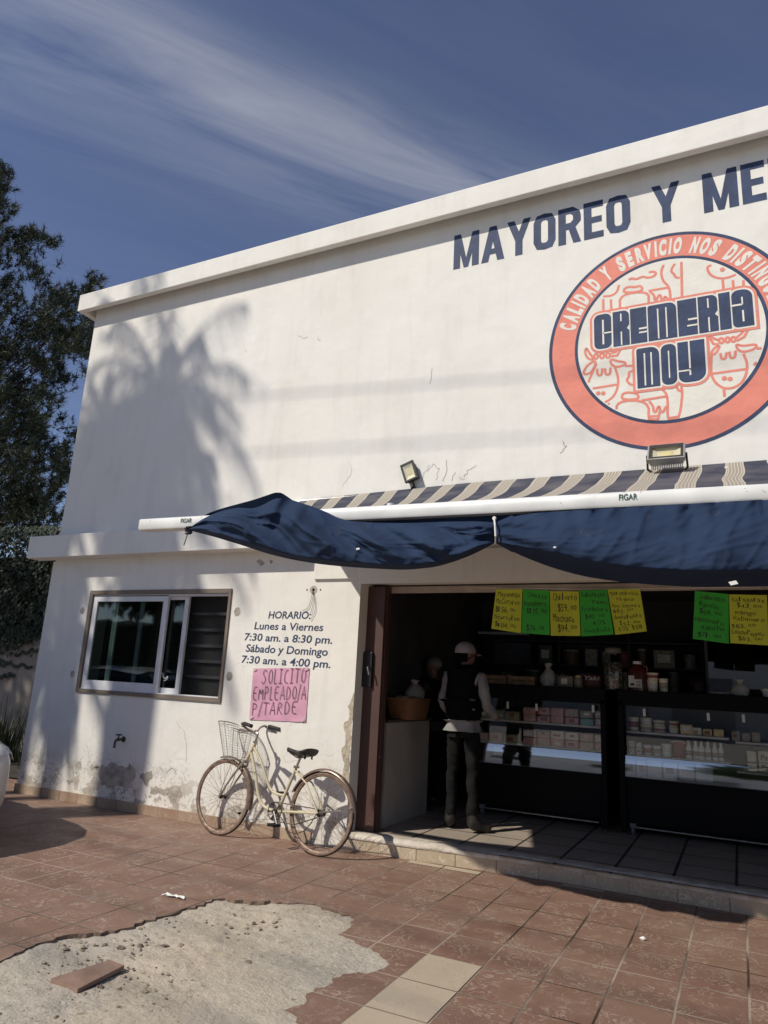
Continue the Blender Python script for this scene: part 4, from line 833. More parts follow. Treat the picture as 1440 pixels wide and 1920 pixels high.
# ------------------------------------------------------------------ steel door post with lock, shutter box
BRN = chip_paint('brown_steel_paint', (.085, .040, .032), (.62, .57, .52), .70, 30., .55)
post = thing('door_post', 'brown steel shutter post with black lock box at left of entrance', 'post', loc=(-3.12, 6.1, .13))
mb = MB(); XP = at(707.6, 1400, 5.98).x; mb.box(DX0, XP, 5.98, 6.10, .12, 2.318); mb.box(XP - .012, XP + .012, 6.02, 6.09, .12, 2.318); part(mb, 'channel', BRN, post, bevel=.003)
mb = MB(); pl_ = at(688, 1255, 5.95); mb.box(pl_.x - .055, pl_.x + .05, 5.945, 5.98, pl_.z - .16, pl_.z + .16); lb = part(mb, 'lock_box', BLK, post, bevel=.006)
mb = MB(); mb.tube([(pl_.x + .02, 5.945, pl_.z + .03), (pl_.x + .03, 5.90, pl_.z + .02), (pl_.x + .05, 5.90, pl_.z - .05)], .008, 8); sub(mb, 'handle', STEEL, lb)
mb = MB(); mb.box(DX0 + .01, DX1, 6.12, 6.5, 2.32, 2.60); sh = thing('shutter_box', 'dark roller shutter housing across the top of the shop entrance', 'shutter', loc=(0, 6.3, 2.4)); part(mb, 'housing', mat('dark_shutter_steel', (.07, .068, .065), .6, .3, var=.2), sh, bevel=.01)
mb = MB(); mb.box(DX0 + .12, DX1, 6.10, 6.118, 2.27, 2.335); part(mb, 'bottom_rail', mat('dull_beige_rail', (.42, .35, .29), .7), sh, bevel=.004)

# ------------------------------------------------------------------ hand-lettered price sheets
YC = mat('yellow_card', (.58, .62, .045), .75, var=.05); GC = mat('green_card', (.045, .44, .045), .75, var=.05); MK = MATS['black_marker']
SIGNS = [('yellow', [(930, 1105), (979.5, 1105), (976, 1187), (922, 1179)], ['Mayonesa', 'McCormick', '$156.00', 'StarValue', '$104.00'], 'yellow handwritten price sheet for Mayonesa, first of five under the valance'),
         ('green', [(981, 1105), (1030, 1107.5), (1031, 1191), (977, 1186.5)], ['Chorizo', 'Ranchero', '$175.00', '', '$76.00'], 'green handwritten price sheet reading Chorizo beside the Mayonesa sheet'),
         ('yellow', [(1031, 1108.5), (1085, 1109), (1088, 1192), (1033, 1192)], ['Chilorio', '$59.00', 'Machaca', '$94.00'], 'yellow handwritten price sheet reading Chilorio and Machaca'),
         ('green', [(1086, 1107), (1138, 1106), (1151, 1190), (1089.5, 1193)], ['Salchicha', 'Pavo', 'Frankfurt', '$47.00', 'ROS', 'Andaluza'], 'green handwritten price sheet reading Salchicha Pavo and Frankfurt'),
         ('yellow', [(1139, 1105), (1200, 1104.5), (1213, 1184), (1153, 1190)], ['Salchicha', 'Viena', 'San Antonio', '$62.00', 'Andalucia', '$52.00', 'ROS $58'], 'tilted yellow handwritten price sheet reading Salchicha Viena San Antonio'),
         ('green', [(1303, 1108), (1366, 1114), (1367, 1207), (1299, 1198)], ['Aderezo', 'Ranch', '$58.00', 'Habanero', 'Rancho', '$71.00'], 'green handwritten price sheet reading Aderezo Ranch and Habanero'),
         ('yellow', [(1367, 1114.5), (1438, 1116), (1441, 1210), (1369.5, 1206)], ['SalsaAlas', '$43.00', 'Mango', 'Habanero', '$63.00', 'LemonPepper', '$63.00'], 'yellow handwritten price sheet reading SalsaAlas Mango and LemonPepper')]
for i, (cname, q, lines, lab) in enumerate(SIGNS):
    C4 = [at(u, v, 6.07) for u, v in q]; cen = sum(C4, Vector()) / 4
    t = thing('price_sign', lab, 'sign', 'hand-lettered price sheets hanging across the entrance', loc=(cen.x, 6.07, cen.z))
    mb = MB(); P = []; rr4 = random.Random(i)
    ph = rr4.uniform(0, 6)
    def sp(s_, t_, off=0.): p = C4[0].lerp(C4[1], s_).lerp(C4[3].lerp(C4[2], s_), t_); return (p.x, 6.07 - off + .012 * math.sin(s_ * 3 + ph) * t_, p.z)
    part(mb.grid([[sp(a / 8, b / 8) for a in range(9)] for b in range(9)]), 'card', YC if cname == 'yellow' else GC, t, smooth='full')
    mb = MB(); n = len(lines)
    for k, ln in enumerate(lines):
        if not ln: continue
        wid = min(.88, .15 + .085 * len(ln)); s0 = rr4.uniform(.05, .95 - wid); hh = .60 / n; cw = wid / len(ln); sl = rr4.uniform(-.02, .04); shr = rr4.uniform(-.15, .25)
        for ci, chh in enumerate(ln):
            if chh == ' ': continue
            vs, fs = text2d(chh, -.010, 0.); x0 = min(v[0] for v in vs); x1 = max(v[0] for v in vs); hk = hh * rr4.uniform(.82, 1.18) * (.6 if chh in '0' and ci >= len(ln) - 2 and '.' in ln else 1); by = .04 + (k + .72) / n * .94 + rr4.uniform(-.012, .012) + sl * ci / len(ln) - (.35 * hh if hk < hh * .75 else 0); wk = cw * rr4.uniform(.68, .92) * (.4 if chh in '.il1' else 1); an = rr4.uniform(-.12, .12) + shr
            mb.add([sp(s0 + ci * cw + (v[0] - x0) / max(x1 - x0, .01) * wk + an * v[1] * .04, by - v[1] / CAP * hk, .003) for v in vs], fs)
    part(mb, 'handwriting', MK, t)
mb = MB(); mb.tube([(-2.1, 6.078, 2.31), (-1.2, 6.078, 2.287), (-.3, 6.078, 2.285), (1.0, 6.078, 2.30)], .003, 5)
tag(mb.build('hanging_string', cordw), 'thin string across the entrance from which price sheets hang', 'string')

# ------------------------------------------------------------------ counter by the left wall
CW = mat('pale_counter_laminate', (.36, .32, .28), .6, var=.08, scale=3)
ct = thing('counter', 'plain pale counter running back along the left inside wall', 'counter', loc=(-3.0, 6.7, .13))
mb = MB(); mb.box(-3.19, -2.99, 6.21, 7.25, .132, 1.06); part(mb, 'body', CW, ct, bevel=.004)
mb = MB(); mb.box(-3.195, -2.97, 6.20, 7.28, 1.06, 1.085); part(mb, 'worktop', mat('dark_worktop', (.06, .05, .045), .5), ct, bevel=.004)
bk_ = thing('wicker_basket', 'brown wicker basket standing on the pale counter', 'basket', loc=(-2.99, 6.9, 1.085))
WK = NT('brown_wicker'); x_, y_, z_ = WK.sep(); br = WK.math('MULTIPLY', WK.math('SINE', WK.math('MULTIPLY', z_, 320.)), WK.math('SINE', WK.math('MULTIPLY', WK.math('ADD', x_, y_), 110.)))
WKM = WK.out(WK.mix(WK.ramp(br, -1, 1), (.13, .058, .025), (.30, .145, .065)), .75, WK.bump(br, .8, .006))
bx0, by0 = -3.01, 6.72; mb = MB(); P = []
for h, g_ in ((0, .80), (.02, .86), (.12, .96), (.19, 1.0), (.205, 1.04), (.195, .95), (.04, .82)):
    P.append([(bx0 + .165 * g_ * math.copysign(abs(math.cos(a)) ** .45, math.cos(a)), by0 + .27 * g_ * math.copysign(abs(math.sin(a)) ** .45, math.sin(a)), 1.085 + h) for a in [2 * math.pi * i / 40 for i in range(40)]])
mb.grid(P, wrap=True); mb.poly([p for p in P[-1]]); part(mb, 'weave', WKM, bk_, smooth=True)
PLB = NT('crinkled_plastic_bag'); PLB.b.inputs['Alpha'].default_value = .8; PLBM = PLB.out((.55, .54, .50), .35, PLB.bump(PLB.noise(30, 4, .6, 1.), .8, .02))
def bag(mb, c, rx, ry, h, seed, knot=.3):
    rr5 = random.Random(seed); P = []
    for h_, g_ in ((0, .82), (.15, 1.), (.4, .98), (.62, .7), (.75, .35), (.82, .22), (.9, .38), (1., .5)):
        P.append([(c[0] + rx * g_ * math.cos(a) * (1 + .22 * MN.noise(Vector((a * 2, h_ * 4, seed)))), c[1] + ry * g_ * math.sin(a), c[2] + h * (h_ + .08 * MN.noise(Vector((a * 3, seed, h_))))) for a in [2 * math.pi * i / 18 for i in range(18)]])
    mb.grid(P, wrap=True); mb.poly(P[0][::-1])
mb = MB(); bag(mb, (-3.0, 6.85, 1.27), .10, .13, .20, 3); tag(mb.build('plastic_bag', PLBM, smooth='full'), 'clear crinkled plastic bag of bread sticking up from wicker basket', 'bag')
mb = MB()
for i in range(9): a = i * 2.4; rock(mb, (bx0 + .08 * math.cos(a), by0 - .05 + .15 * math.sin(a * .7), 1.275), .05, random.Random(i), None, .7)
tag(mb.build('bread_roll_heap', mat('bread_crust', (.38, .27, .17), .8, var=.2), smooth=True), 'heap of pale bread rolls filling the wicker basket', 'bread', kind='stuff')

# ------------------------------------------------------------------ refrigerated display cases
CB = mat('black_case_laminate', (.006, .006, .0065), .6, var=.1, spec=.12); CI = mat('grey_case_liner', (.09, .09, .09), .5, var=.05); SHW = mat('pale_shelf_edge', (.62, .58, .52), .5)
CGL = glass_material('case_glass', (.95, .96, .96), .0, .01); BAND = glass_material('lower_case_glass', (.92, .94, .94), .36, .05); [q_ for q_ in BAND.node_tree.nodes if q_.type == 'BSDF_GLOSSY'][0].inputs[0].default_value = (1, .95, .87, 1)
YF = 7.53
def case(label, x0, x1, shelves, casters, divs=()):
    t = thing('display_case', label, 'display case', 'refrigerated display cases across the shop', loc=((x0 + x1) / 2, 7.95, .13))
    mb = MB(); mb.box(x0, x1, YF + .04, 8.3, .24, .655); mb.box(x0 + .02, x1 - .02, YF + .10, 8.25, .19, .24); part(mb, 'plinth', CB, t, bevel=.008)
    mb = MB(); mb.box(x0, x1, YF + .06, 8.3, 1.375, 1.475); mb.box(x0, x1, YF + .0, YF + .06, 1.33, 1.48); part(mb, 'top', CB, t, bevel=.008)
    mb = MB(); mb.box(x0, x0 + .05, YF, 8.3, .655, 1.375); mb.box(x1 - .05, x1, YF, 8.3, .655, 1.375); mb.box(x0, x0 + .05, YF - .01, YF + .06, .16, 1.33); mb.box(x1 - .05, x1, YF - .01, YF + .06, .16, 1.33); part(mb, 'side_panel', CB, t, bevel=.006)
    mb = MB(); mb.box(x0 + .05, x1 - .05, 8.2, 8.3, .655, 1.375); mb.box(x0 + .05, x1 - .05, YF + .05, 8.2, .655, .665); part(mb, 'liner', CI, t)
    for sx0, sx1, z, y in shelves: mb = MB(); mb.box(sx0, sx1, y, 8.2, z - .022, z); part(mb, 'shelf', SHW, t, bevel=.003)
    mb = MB(); P = []
    for i in range(9): a = i / 8; P.append([(x, YF + .012 + .010 * a + .013 * a * a, .665 + .19 * a) for x in (x0 + .05, x1 - .05)])
    part(mb.grid(P), 'lower_glass', BAND, t, smooth='full')
    mb = MB(); mb.box(x0 + .05, x1 - .05, YF + .09, YF + .096, .857, 1.33); part(mb, 'front_glass', CGL, t)
    for x in casters:
        mb = MB(); mb.lathe((x - .015, YF + .08, .175), [(.018, 0), (.043, .004), (.043, .026), (.018, .03)], 16, axis=(1, 0, 0)); mb.box(x - .028, x + .028, YF + .05, YF + .10, .20, .245); part(mb, 'caster', mat('grey_caster', (.16, .16, .16), .5), t, smooth=True)
    mb = MB(); mb.box(x0 + .1, x1 - .1, YF + .088, YF + .098, .196, .206); part(mb, 'kick_trim', STEEL, t)
    return t
c1 = case('black display case of stacked pink packs on the left, behind the customer', -2.62, -1.21, [(-2.57, -1.26, 1.105, 7.70), (-2.57, -1.26, .875, 7.64)], (-1.245, -2.5))
c2 = case('black display case of tubs and bottles right of the dark gap', -1.09, 1.6, [(-1.04, -.11, 1.085, 7.72), (-1.04, -.11, .865, 7.66), (-.06, 1.55, 1.06, 7.72), (-.06, 1.55, .80, 7.66)], (-.99, 1.3))
for u, v in ((952, 1322), (1006, 1326), (1112, 1329), (1208, 1336), (1328, 1344), (1394, 1347)):
    p = at(u, v, YF - .006); mb = MB(); mb.obox(p, (.012, 0, .001), (0, .002, 0), (-.001, 0, .035)); part(mb, 'price_tag', MATS['white_paper'], c1 if u < 1140 else c2)
ORD = ['first', 'second', 'third', 'fourth', 'fifth', 'sixth', 'seventh', 'eighth', 'ninth', 'tenth']
PK = [mat('pink_deli_wrap', (.62, .32, .29), .45, var=.15, scale=20), mat('dull_pink_wrap', (.55, .34, .31), .45, var=.15, scale=20), mat('teal_wrap', (.16, .36, .33), .45), mat('olive_wrap', (.34, .31, .18), .5, var=.2), mat('pale_wrap', (.75, .64, .58), .5, var=.1)]
def pack(x0, x1, z0, z1, y0, m, label, rr6, cat='pack', name='deli_pack', grp='wrapped packs in the left display case'):
    mb = MB(); j = rr6.uniform(-.012, .012); dz = rr6.uniform(-.008, .006)
    mb.box(x0 + .004, x1 - .004, y0 + j, y0 + .2, z0, z1 + dz); c = ((x0 + x1) / 2, y0, z0); o = mb.build(name, m, smooth=True, bevel=.011); tag(o, label, cat, grp)
    if cat in ('pack', 'cheese', 'carton') and x1 - x0 > .05 and rr6.random() < .75:
        w_ = (x1 - x0) * rr6.uniform(.3, .6); h_ = (z1 - z0) * rr6.uniform(.3, .55); cx0 = (x0 + x1) / 2 + rr6.uniform(-.01, .01); cz0 = (z0 + z1) / 2 + rr6.uniform(-.008, .008); mb = MB(); mb.quad((cx0 - w_ / 2, y0 + j - .0012, cz0 - h_ / 2), (cx0 + w_ / 2, y0 + j - .0012, cz0 - h_ / 2), (cx0 + w_ / 2, y0 + j - .0012, cz0 + h_ / 2), (cx0 - w_ / 2, y0 + j - .0012, cz0 + h_ / 2)); sub(mb, 'label_sticker', STK[rr6.randrange(3)], o)
    return o
rr6 = random.Random(21); y1 = 7.71; STK = [mat('white_sticker', (.78, .76, .72), .6, var=.25, scale=80), mat('red_sticker', (.30, .09, .07), .6, var=.3, scale=80), mat('tan_sticker', (.45, .38, .27), .6, var=.3, scale=80)]
cols = [(1115, 1133), (1087, 1113), (1059, 1085), (1032, 1057), (1007, 1031), (980, 1005)]
for i, (ua, ub) in enumerate(cols):
    xa, xb = at(ua, 1350, y1).x, at(ub, 1350, y1).x; n = 2; z = 1.105
    for k in range(n):
        hgt = .075 if n == 2 else .085; m = PK[3] if (i == 1 and k == 1) else PK[2] if (i == 1 and k == 0) else PK[rr6.choice((0, 1, 1))]
        cn = 'teal' if m is PK[2] else 'dark olive' if m is PK[3] else 'pink'
        pack(xa, xb, z, z + hgt, y1, m, f"{cn} deli pack, {ORD[i]} column from the dark gap, top shelf" + ('' if n == 1 else (', upper' if k else ', lower')), rr6); z += hgt + .002
    xa, xb = at(ua, 1390, 7.65).x, at(ub, 1390, 7.65).x; z = .875
    for k in range(2):
        hgt = .075; m = PK[0] if k == 0 else PK[rr6.choice((1, 4))]
        pack(xa, xb, z, z + hgt, 7.65, m, f"{'pale' if m is PK[4] else 'pink'} deli pack, {ORD[i]} column from the dark gap, bottom shelf, {'upper' if k else 'lower'}", rr6); z += hgt + .002
for i, (ua, ub) in enumerate(((946, 974), (921, 944), (892, 919))):
    xa, xb = at(ua, 1350, y1).x, at(ub, 1350, y1).x
    pack(xa, xb, 1.105, 1.20, y1, PK[3], f"olive pack beside the customer's arm, {ORD[i]} left of the pink packs", rr6)
    pack(xa, xb, .875, .96, 7.66, PK[1] if i else PK[3], f"dim pack low beside the customer, {ORD[i]} column left of the pink packs", rr6)
TUBM = mat('cream_tub_plastic', (.78, .70, .53), .45, var=.06); TUBW = mat('white_tub_plastic', (.78, .77, .72), .45, var=.06); LIDM = mat('tub_lid_yellow', (.68, .53, .24), .45); REDM = mat('red_bucket_plastic', (.36, .045, .05), .4); LABM = mat('printed_label', (.35, .28, .22), .6, var=.25, scale=60)
def tub(c, r, h, m, label, grp, cat='tub', lid=True, lm=None):
    t = thing('tub', label, cat, grp, loc=c); c = Vector(c)
    mb = MB(); mb.lathe(c, [(r * .86, 0), (r * .88, .004), (r * .98, h * .86), (r * .98, h * .88)], 18); part(mb, 'body', m, t, smooth=True)
    mb = MB(); mb.lathe(c, [(r * .955, h * .25), (r * .995, h * .68)], 18); part(mb, 'label_band', STK[(len(bpy.data.objects)) % 3], t)
    mb = MB(); mb.lathe(c, [(r * 1.02, h * .86), (r * 1.04, h * .88), (r * 1.04, h * .98), (r * .96, h)], 18); part(mb, 'lid', lm or m, t, smooth=True)
    return t
YG = 'tubs in the right display case'
for i, (ua, ub, n, lm) in enumerate(((1177, 1198, 1, TUBM), (1201, 1223, 2, TUBM), (1225, 1248, 2, LIDM), (1254, 1273, 2, LIDM))):
    a, b = at(ua, 1370, 7.80), at(ub, 1370, 7.80); r = (b.x - a.x) / 2; H_ = .135 if i < 2 else .12
    for k in range(n): tub(((a.x + b.x) / 2, 7.82, 1.086 + k * H_ / n), r, H_ / n - .002, TUBM, f"cream tub, {ORD[i]} from the left on the upper shelf" + ('' if n == 1 else f", {'upper' if k else 'lower'} of its stack"), YG, lm=lm)
for i, (ua, ub, h, m) in enumerate(((1275, 1299, .10, LIDM), (1296, 1316, .07, TUBM), (1317, 1336, .07, LIDM), (1337, 1358, .075, LIDM))):
    a, b = at(ua, 1375, 7.74).x, at(ub, 1375, 7.74).x; pack(a, b, 1.086, 1.086 + h, 7.76, m, f"{'cream' if m is TUBM else 'yellow'} cheese block, {ORD[i]} after the tubs on the upper shelf", rr6, 'cheese', 'cheese_block', 'cheese blocks on the upper shelf of right case')
CRT = mat('printed_white_carton', (.75, .75, .75), .6, var=.3, scale=70)
for i, (ua, ub) in enumerate(((1178, 1190), (1191, 1203))):
    a, b = at(ua, 1400, 7.68).x, at(ub, 1400, 7.68).x
    for k in range(2): pack(a, b, .866 + k * .062, .866 + k * .062 + .06, 7.68, CRT, f"small printed carton, {ORD[i]} column by the left end of lower shelf, {'upper' if k else 'lower'}", rr6, 'carton', 'printed_carton', 'small printed cartons in right case')
for i, (ua, ub, h) in enumerate(((1206, 1222, .095), (1223, 1239, .095), (1240, 1259, .12))):
    a, b = at(ua, 1400, 7.74), at(ub, 1400, 7.74); tub(((a.x + b.x) / 2, 7.76, .866), (b.x - a.x) / 2, h, TUBW, f"white pot, {ORD[i]} after the small printed cartons on the lower shelf", 'white pots on the lower shelf of right case')
a, b = at(1260, 1400, 7.76), at(1286, 1400, 7.76); t = tub(((a.x + b.x) / 2, 7.80, .866), (b.x - a.x) / 2, .155, REDM, 'dark red plastic bucket between white pots and bottles', None, 'bucket', lm=REDM)
mb = MB(); mb.tube([((a.x + b.x) / 2 + .065 * math.cos(q), 7.70, 1.0 + .02 * math.sin(q)) for q in [math.pi * i / 8 for i in range(9)]], .004, 6); part(mb, 'handle', TUBW, t)
for i, (ua, ub) in enumerate(((1286, 1297), (1299, 1310), (1310, 1321), (1322, 1333), (1335, 1346), (1347, 1357))):
    a, b = at(ua, 1410, 7.72), at(ub, 1410, 7.72); c = Vector(((a.x + b.x) / 2, 7.74, .866)); r = (b.x - a.x) / 2
    t = thing('bottle', f"white drinking yogurt bottle, {ORD[i]} from the red bucket", 'bottle', 'white bottles beside the red bucket', loc=c)
    mb = MB(); mb.lathe(c, [(r * .95, 0), (r, .005), (r, .09), (r * .9, .11), (r * .5, .135), (r * .48, .15)], 14); part(mb, 'body', TUBW, t, smooth=True)
    mb = MB(); mb.lathe(c, [(r * .55, .148), (r * .55, .165), (r * .5, .168)], 12); part(mb, 'cap', TUBW if i % 2 else LIDM, t, smooth=True)
    mb = MB(); mb.lathe(c, [(r * 1.02, .03), (r * 1.02, .075)], 14); part(mb, 'label_band', LABM, t)
WCT = mat('white_milk_carton', (.72, .72, .76), .55, var=.08)
for i, (ua, ub) in enumerate(((1167, 1191), (1193, 1211), (1213, 1241), (1243, 1270), (1272, 1302), (1304, 1337))):
    a, b = at(ua, 1445, YF + .17).x, at(ub, 1445, YF + .17).x
    pack(a, b, .667, .815, YF + .17, WCT, f"white carton box, {ORD[i]} from the left behind the right case's lower glass", rr6, 'carton', 'carton_box', 'white carton boxes in the bottom of right case')
BXM = mat('cream_printed_box', (.75, .66, .52), .7, var=.08)
for i, (ua, ub, zz0, zz1) in enumerate(((1400, 1419, .80, .885), (1400, 1419, .887, .985), (1421, 1470, .80, .885), (1421, 1470, .887, .985))):
    a, b = at(ua, 1420, 7.70).x, at(ub, 1420, 7.70).x
    o = pack(a, b, zz0, zz1, 7.70, BXM, f"cream box with brown print, {'upper' if i % 2 else 'lower'} of the {'narrow left' if i < 2 else 'wide right'} pair on the far shelf", rr6, 'box', 'printed_box', 'cream printed boxes in the right case')
    if i > 1: mb = MB(); fit_text(mb, 'Panela', a + .02, b - .02, zz0 + .025, .045, lambda x, z: (x, 7.684, z), .01, .15); sub(mb, 'lettering', mat('brown_ink', (.10, .06, .03), .7), o)
a, b = at(1372, 1400, 7.72).x, at(1440, 1400, 7.72).x
for k in range(3): pack(a + k * .085, a + k * .085 + .08, 1.062, 1.15, 7.74, mat('dim_brown_pack', (.32, .26, .19), .5), f"dim brown pack, {ORD[k]} from the left on the far upper shelf", rr6, 'pack', 'deli_pack', 'dim packs on the far upper shelf')
# things on top of the cases
ZT = 1.48
CRW = mat('crate_wood', (.40, .24, .145), .8, var=.2, scale=14)
for i, (ua, ub) in enumerate(((896, 949), (953, 1003))):
    a, b = at(ua, 1280, 7.75).x, at(ub, 1280, 7.75).x; t = thing('wooden_crate', ['low slatted wooden crate nearest the customer on the left case', 'low slatted wooden crate beside the white plastic sack'][i], 'crate', 'low wooden crates on the left display case', loc=((a + b) / 2, 7.75, ZT))
    mb = MB()
    for z0 in (ZT + .003, ZT + .05): mb.box(a, b, 7.72, 7.735, z0, z0 + .04); mb.box(a, b, 7.97, 7.985, z0, z0 + .04); mb.box(a, a + .012, 7.735, 7.97, z0, z0 + .04); mb.box(b - .012, b, 7.735, 7.97, z0, z0 + .04)
    part(mb, 'slats', CRW, t)
    mb = MB(); mb.box(a + .012, b - .012, 7.735, 7.97, ZT + .001, ZT + .012); part(mb, 'bottom', CRW, t)
    mb = MB()
    for q in range(10): rock(mb, (a + .04 + (b - a - .08) * rr6.random(), 7.77 + .17 * rr6.random(), ZT + .075), .035, rr6, None, .8)
    tag(mb.build('dried_chilli_heap' if i == 0 else 'small_pack_heap', mat('dried_red', (.16, .05, .03), .6, var=.3), smooth=True), ['heap of dark dried chillies in the crate near the customer', 'heap of small dark packs in the second wooden crate'][i], 'food', kind='stuff')
def lp(u, y=7.75): return at(u, 1290, y).x
mb = MB(); bag(mb, (lp(1028), 7.75, ZT), .085, .08, .24, 5); tag(mb.build('plastic_sack', PLBM, smooth='full'), 'bulging white plastic sack tied at top on the left case', 'sack')
pack(lp(1047), lp(1077), ZT, ZT + .12, 7.68, mat('tan_paper_bag', (.24, .2, .145), .8, var=.2), 'squat tan paper pack between white sack and red sack', rr6, 'pack', 'paper_pack', None)
t = thing('glass_jar', 'small pale jar beside the red sack on the left case', 'jar', loc=(lp(1085), 7.72, ZT)); c = Vector(t.location)
mb = MB(); mb.lathe(c, [(.035, 0), (.042, .01), (.042, .09), (.03, .105)], 14); part(mb, 'body', mat('pale_jar_fill', (.30, .25, .19), .4), t, smooth=True)
mb = MB(); mb.lathe(c, [(.033, .105), (.033, .125)], 14); part(mb, 'lid', LIDM, t, smooth=True)
o = None; mb = MB(); P = []
xa, xb = lp(1093), lp(1135)
for h_, g_ in ((0, .9), (.2, 1.), (.7, .98), (.92, .85), (1., .4)): P.append([((xa + xb) / 2 + (xb - xa) / 2 * g_ * math.copysign(abs(math.cos(q)) ** .7, math.cos(q)), 7.76 + .08 * g_ * math.sin(q), ZT + .155 * h_ * (1 + .06 * math.sin(q * 2))) for q in [2 * math.pi * i / 20 for i in range(20)]])
mb.grid(P, wrap=True); mb.poly(P[-1]); o = tag(mb.build('printed_sack', mat('dark_red_sack', (.075, .018, .018), .55, var=.2), smooth=True), 'dark red sack with pale print next to the tall jar', 'sack')
mb = MB(); fit_text(mb, 'Yaki', xa + .03, xb - .04, ZT + .085, .04, lambda x, z: (x, 7.676, z), .015, .25); sub(mb, 'print', mat('pale_print', (.45, .43, .40), .6), o)
jx = lp(1151, YF + .12); t = thing('tall_jar', 'tall clear jar of pale sweets with a wide lid on the case end', 'jar', loc=(jx, 7.65, ZT)); c = Vector(t.location)
SWT = NT('pale_sweets'); vv = SWT.voro(42, 'F1', out=1); v1_ = SWT.voro(42, 'F1'); SWTM = SWT.out(SWT.mix(SWT.ramp(v1_, .1, .55), SWT.mix(.5, (.55, .48, .38), vv, 'MULTIPLY'), (.07, .05, .04)), .5, SWT.bump(v1_, -.6, .01))
mb = MB(); mb.lathe(c, [(.085, .004), (.092, .02), (.092, .26), (.085, .27)], 24); part(mb, 'contents', SWTM, t, smooth=True)
mb = MB(); mb.lathe(c, [(.093, 0), (.098, .01), (.098, .32), (.075, .35), (.075, .37)], 24); part(mb, 'glass', glass_material('jar_glass', (.85, .87, .86), .02, .02), t, smooth=True)
mb = MB(); mb.lathe(c, [(.082, .365), (.084, .37), (.084, .40), (.074, .415), (.02, .42)], 24); part(mb, 'lid', mat('dull_lid', (.22, .19, .15), .5), t, smooth=True)
x = lp(1196, 7.72); t = thing('sauce_jug', 'large red-brown sauce jug with white label beside the tall jar', 'jug', loc=(x, 7.72, ZT - .01)); c = Vector(t.location)
JG = mat('redbrown_sauce', (.095, .022, .014), .25, var=.1)
mb = MB(); mb.lathe(c, [(.09, 0), (.1, .01), (.1, .19), (.085, .235), (.045, .265), (.04, .275)], 20); part(mb, 'body', JG, t, smooth=True)
mb = MB(); mb.lathe(c, [(.042, .272), (.042, .30), (.038, .303)], 16); part(mb, 'cap', WHITEM, t, smooth=True)
mb = MB(); mb.tube([c + Vector((.05, -.02, .262)), c + Vector((.095, -.02, .25)), c + Vector((.1, -.02, .2))], .012, 8); part(mb, 'handle', JG, t, smooth=True)
mb = MB(); mb.box(c.x - .075, c.x + .05, c.y - .107, c.y - .1015, c.z + .04, c.z + .12); mb.box(c.x - .075, c.x - .02, c.y - .107, c.y - .1015, c.z + .12, c.z + .155); lab_ = part(mb, 'label', mat('white_label', (.6, .58, .55), .6), t)
mb = MB(); mb.poly([(c.x + q[0], c.y - .1085, c.z + q[1]) for q in ((-.06, .055), (-.015, .06), (-.03, .085), (-.055, .08))])
for q in ((.01, .065), (.03, .065), (.01, .095), (.032, .095)): disc(mb, (c.x + q[0], c.z + q[1]), .008, lambda x, z: (x, c.y - .1085, z), 8)
sub(mb, 'label_print', MK, lab_)
for i, (u, r, z0, h, lab) in enumerate(((1224, .05, 0, .11, 'cream pot, lower of the stacked pair beside the sauce jug'), (1225, .055, .112, .07, 'cream pot, upper of the stacked pair beside the sauce jug'), (1245, .042, 0, .13, 'slim cream pot at the right of the stacked pots'))):
    tub((lp(u, 7.72), 7.70, ZT + z0), r, h, TUBM, lab, 'pots on the right case top', lm=TUBM)
mb = MB(); mb.lathe((lp(1350), 7.72, ZT), [(.06, 0), (.12, .018), (.125, .022), (.05, .008)], 20); tag(mb.build('shallow_plate', TUBW, smooth=True), 'shallow white plate lying on the right case', 'plate')
mb = MB(); bag(mb, (lp(1388), 7.72, ZT), .085, .07, .15, 9); tag(mb.build('knotted_bag', PLBM, smooth='full'), 'small knotted white bag between the plate and dark box', 'bag')
pack(lp(1405), lp(1426), ZT, ZT + .07, 7.66, CB, 'small dark box right of the knotted bag', rr6, 'box', 'dark_box', None)
tub((lp(1440, 7.7), 7.72, ZT), .06, .075, TUBW, 'white tub at the right edge of the case top', None)
pack(at(908, 1420, YF + .2).x, at(972, 1420, YF + .2).x, .668, .84, YF + .2, BLK, 'dark block with white paper label imitating the customer reflection low in left case', rr6, 'box', 'dark_box', None)  # dark block stands in for the customer's reflection in the lower glass
p = at(934, 1416, YF + .19); mb = MB(); mb.box(p.x - .05, p.x + .05, YF + .175, YF + .18, .70, .82); sub(mb, 'paper_label', MATS['white_paper'], bpy.data.objects['dark_box.001'])
# back of the shop: dark shelving, upright cooler with a glass door reflecting the street trees
t = thing('upright_cooler', 'upright dark cooler with glass door behind the right case', 'cooler', loc=(.1, 8.9, .13))
xa, xb = at(1328, 1250, 8.75).x, at(1500, 1250, 8.75).x
mb = MB(); mb.box(xa - .04, xb + .05, 8.76, 9.4, .132, 2.25); part(mb, 'cabinet', CB, t, bevel=.01)
mb = MB(); mb.box(xa, xb, 8.742, 8.748, 1.2, 2.05); part(mb, 'glass_door', glass_material('mirror_dark_glass', (.02, .03, .02), .12, .02), t)
mb = MB(); mb.box(xa - .03, xa, 8.73, 8.758, 1.15, 2.1); part(mb, 'door_frame', mat('grey_door_frame', (.09, .09, .09), .5), t, bevel=.004)
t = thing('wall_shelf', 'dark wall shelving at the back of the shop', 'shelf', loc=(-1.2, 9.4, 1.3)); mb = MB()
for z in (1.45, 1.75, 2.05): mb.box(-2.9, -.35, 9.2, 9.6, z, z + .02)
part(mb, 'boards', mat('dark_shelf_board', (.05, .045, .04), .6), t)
mb = MB()
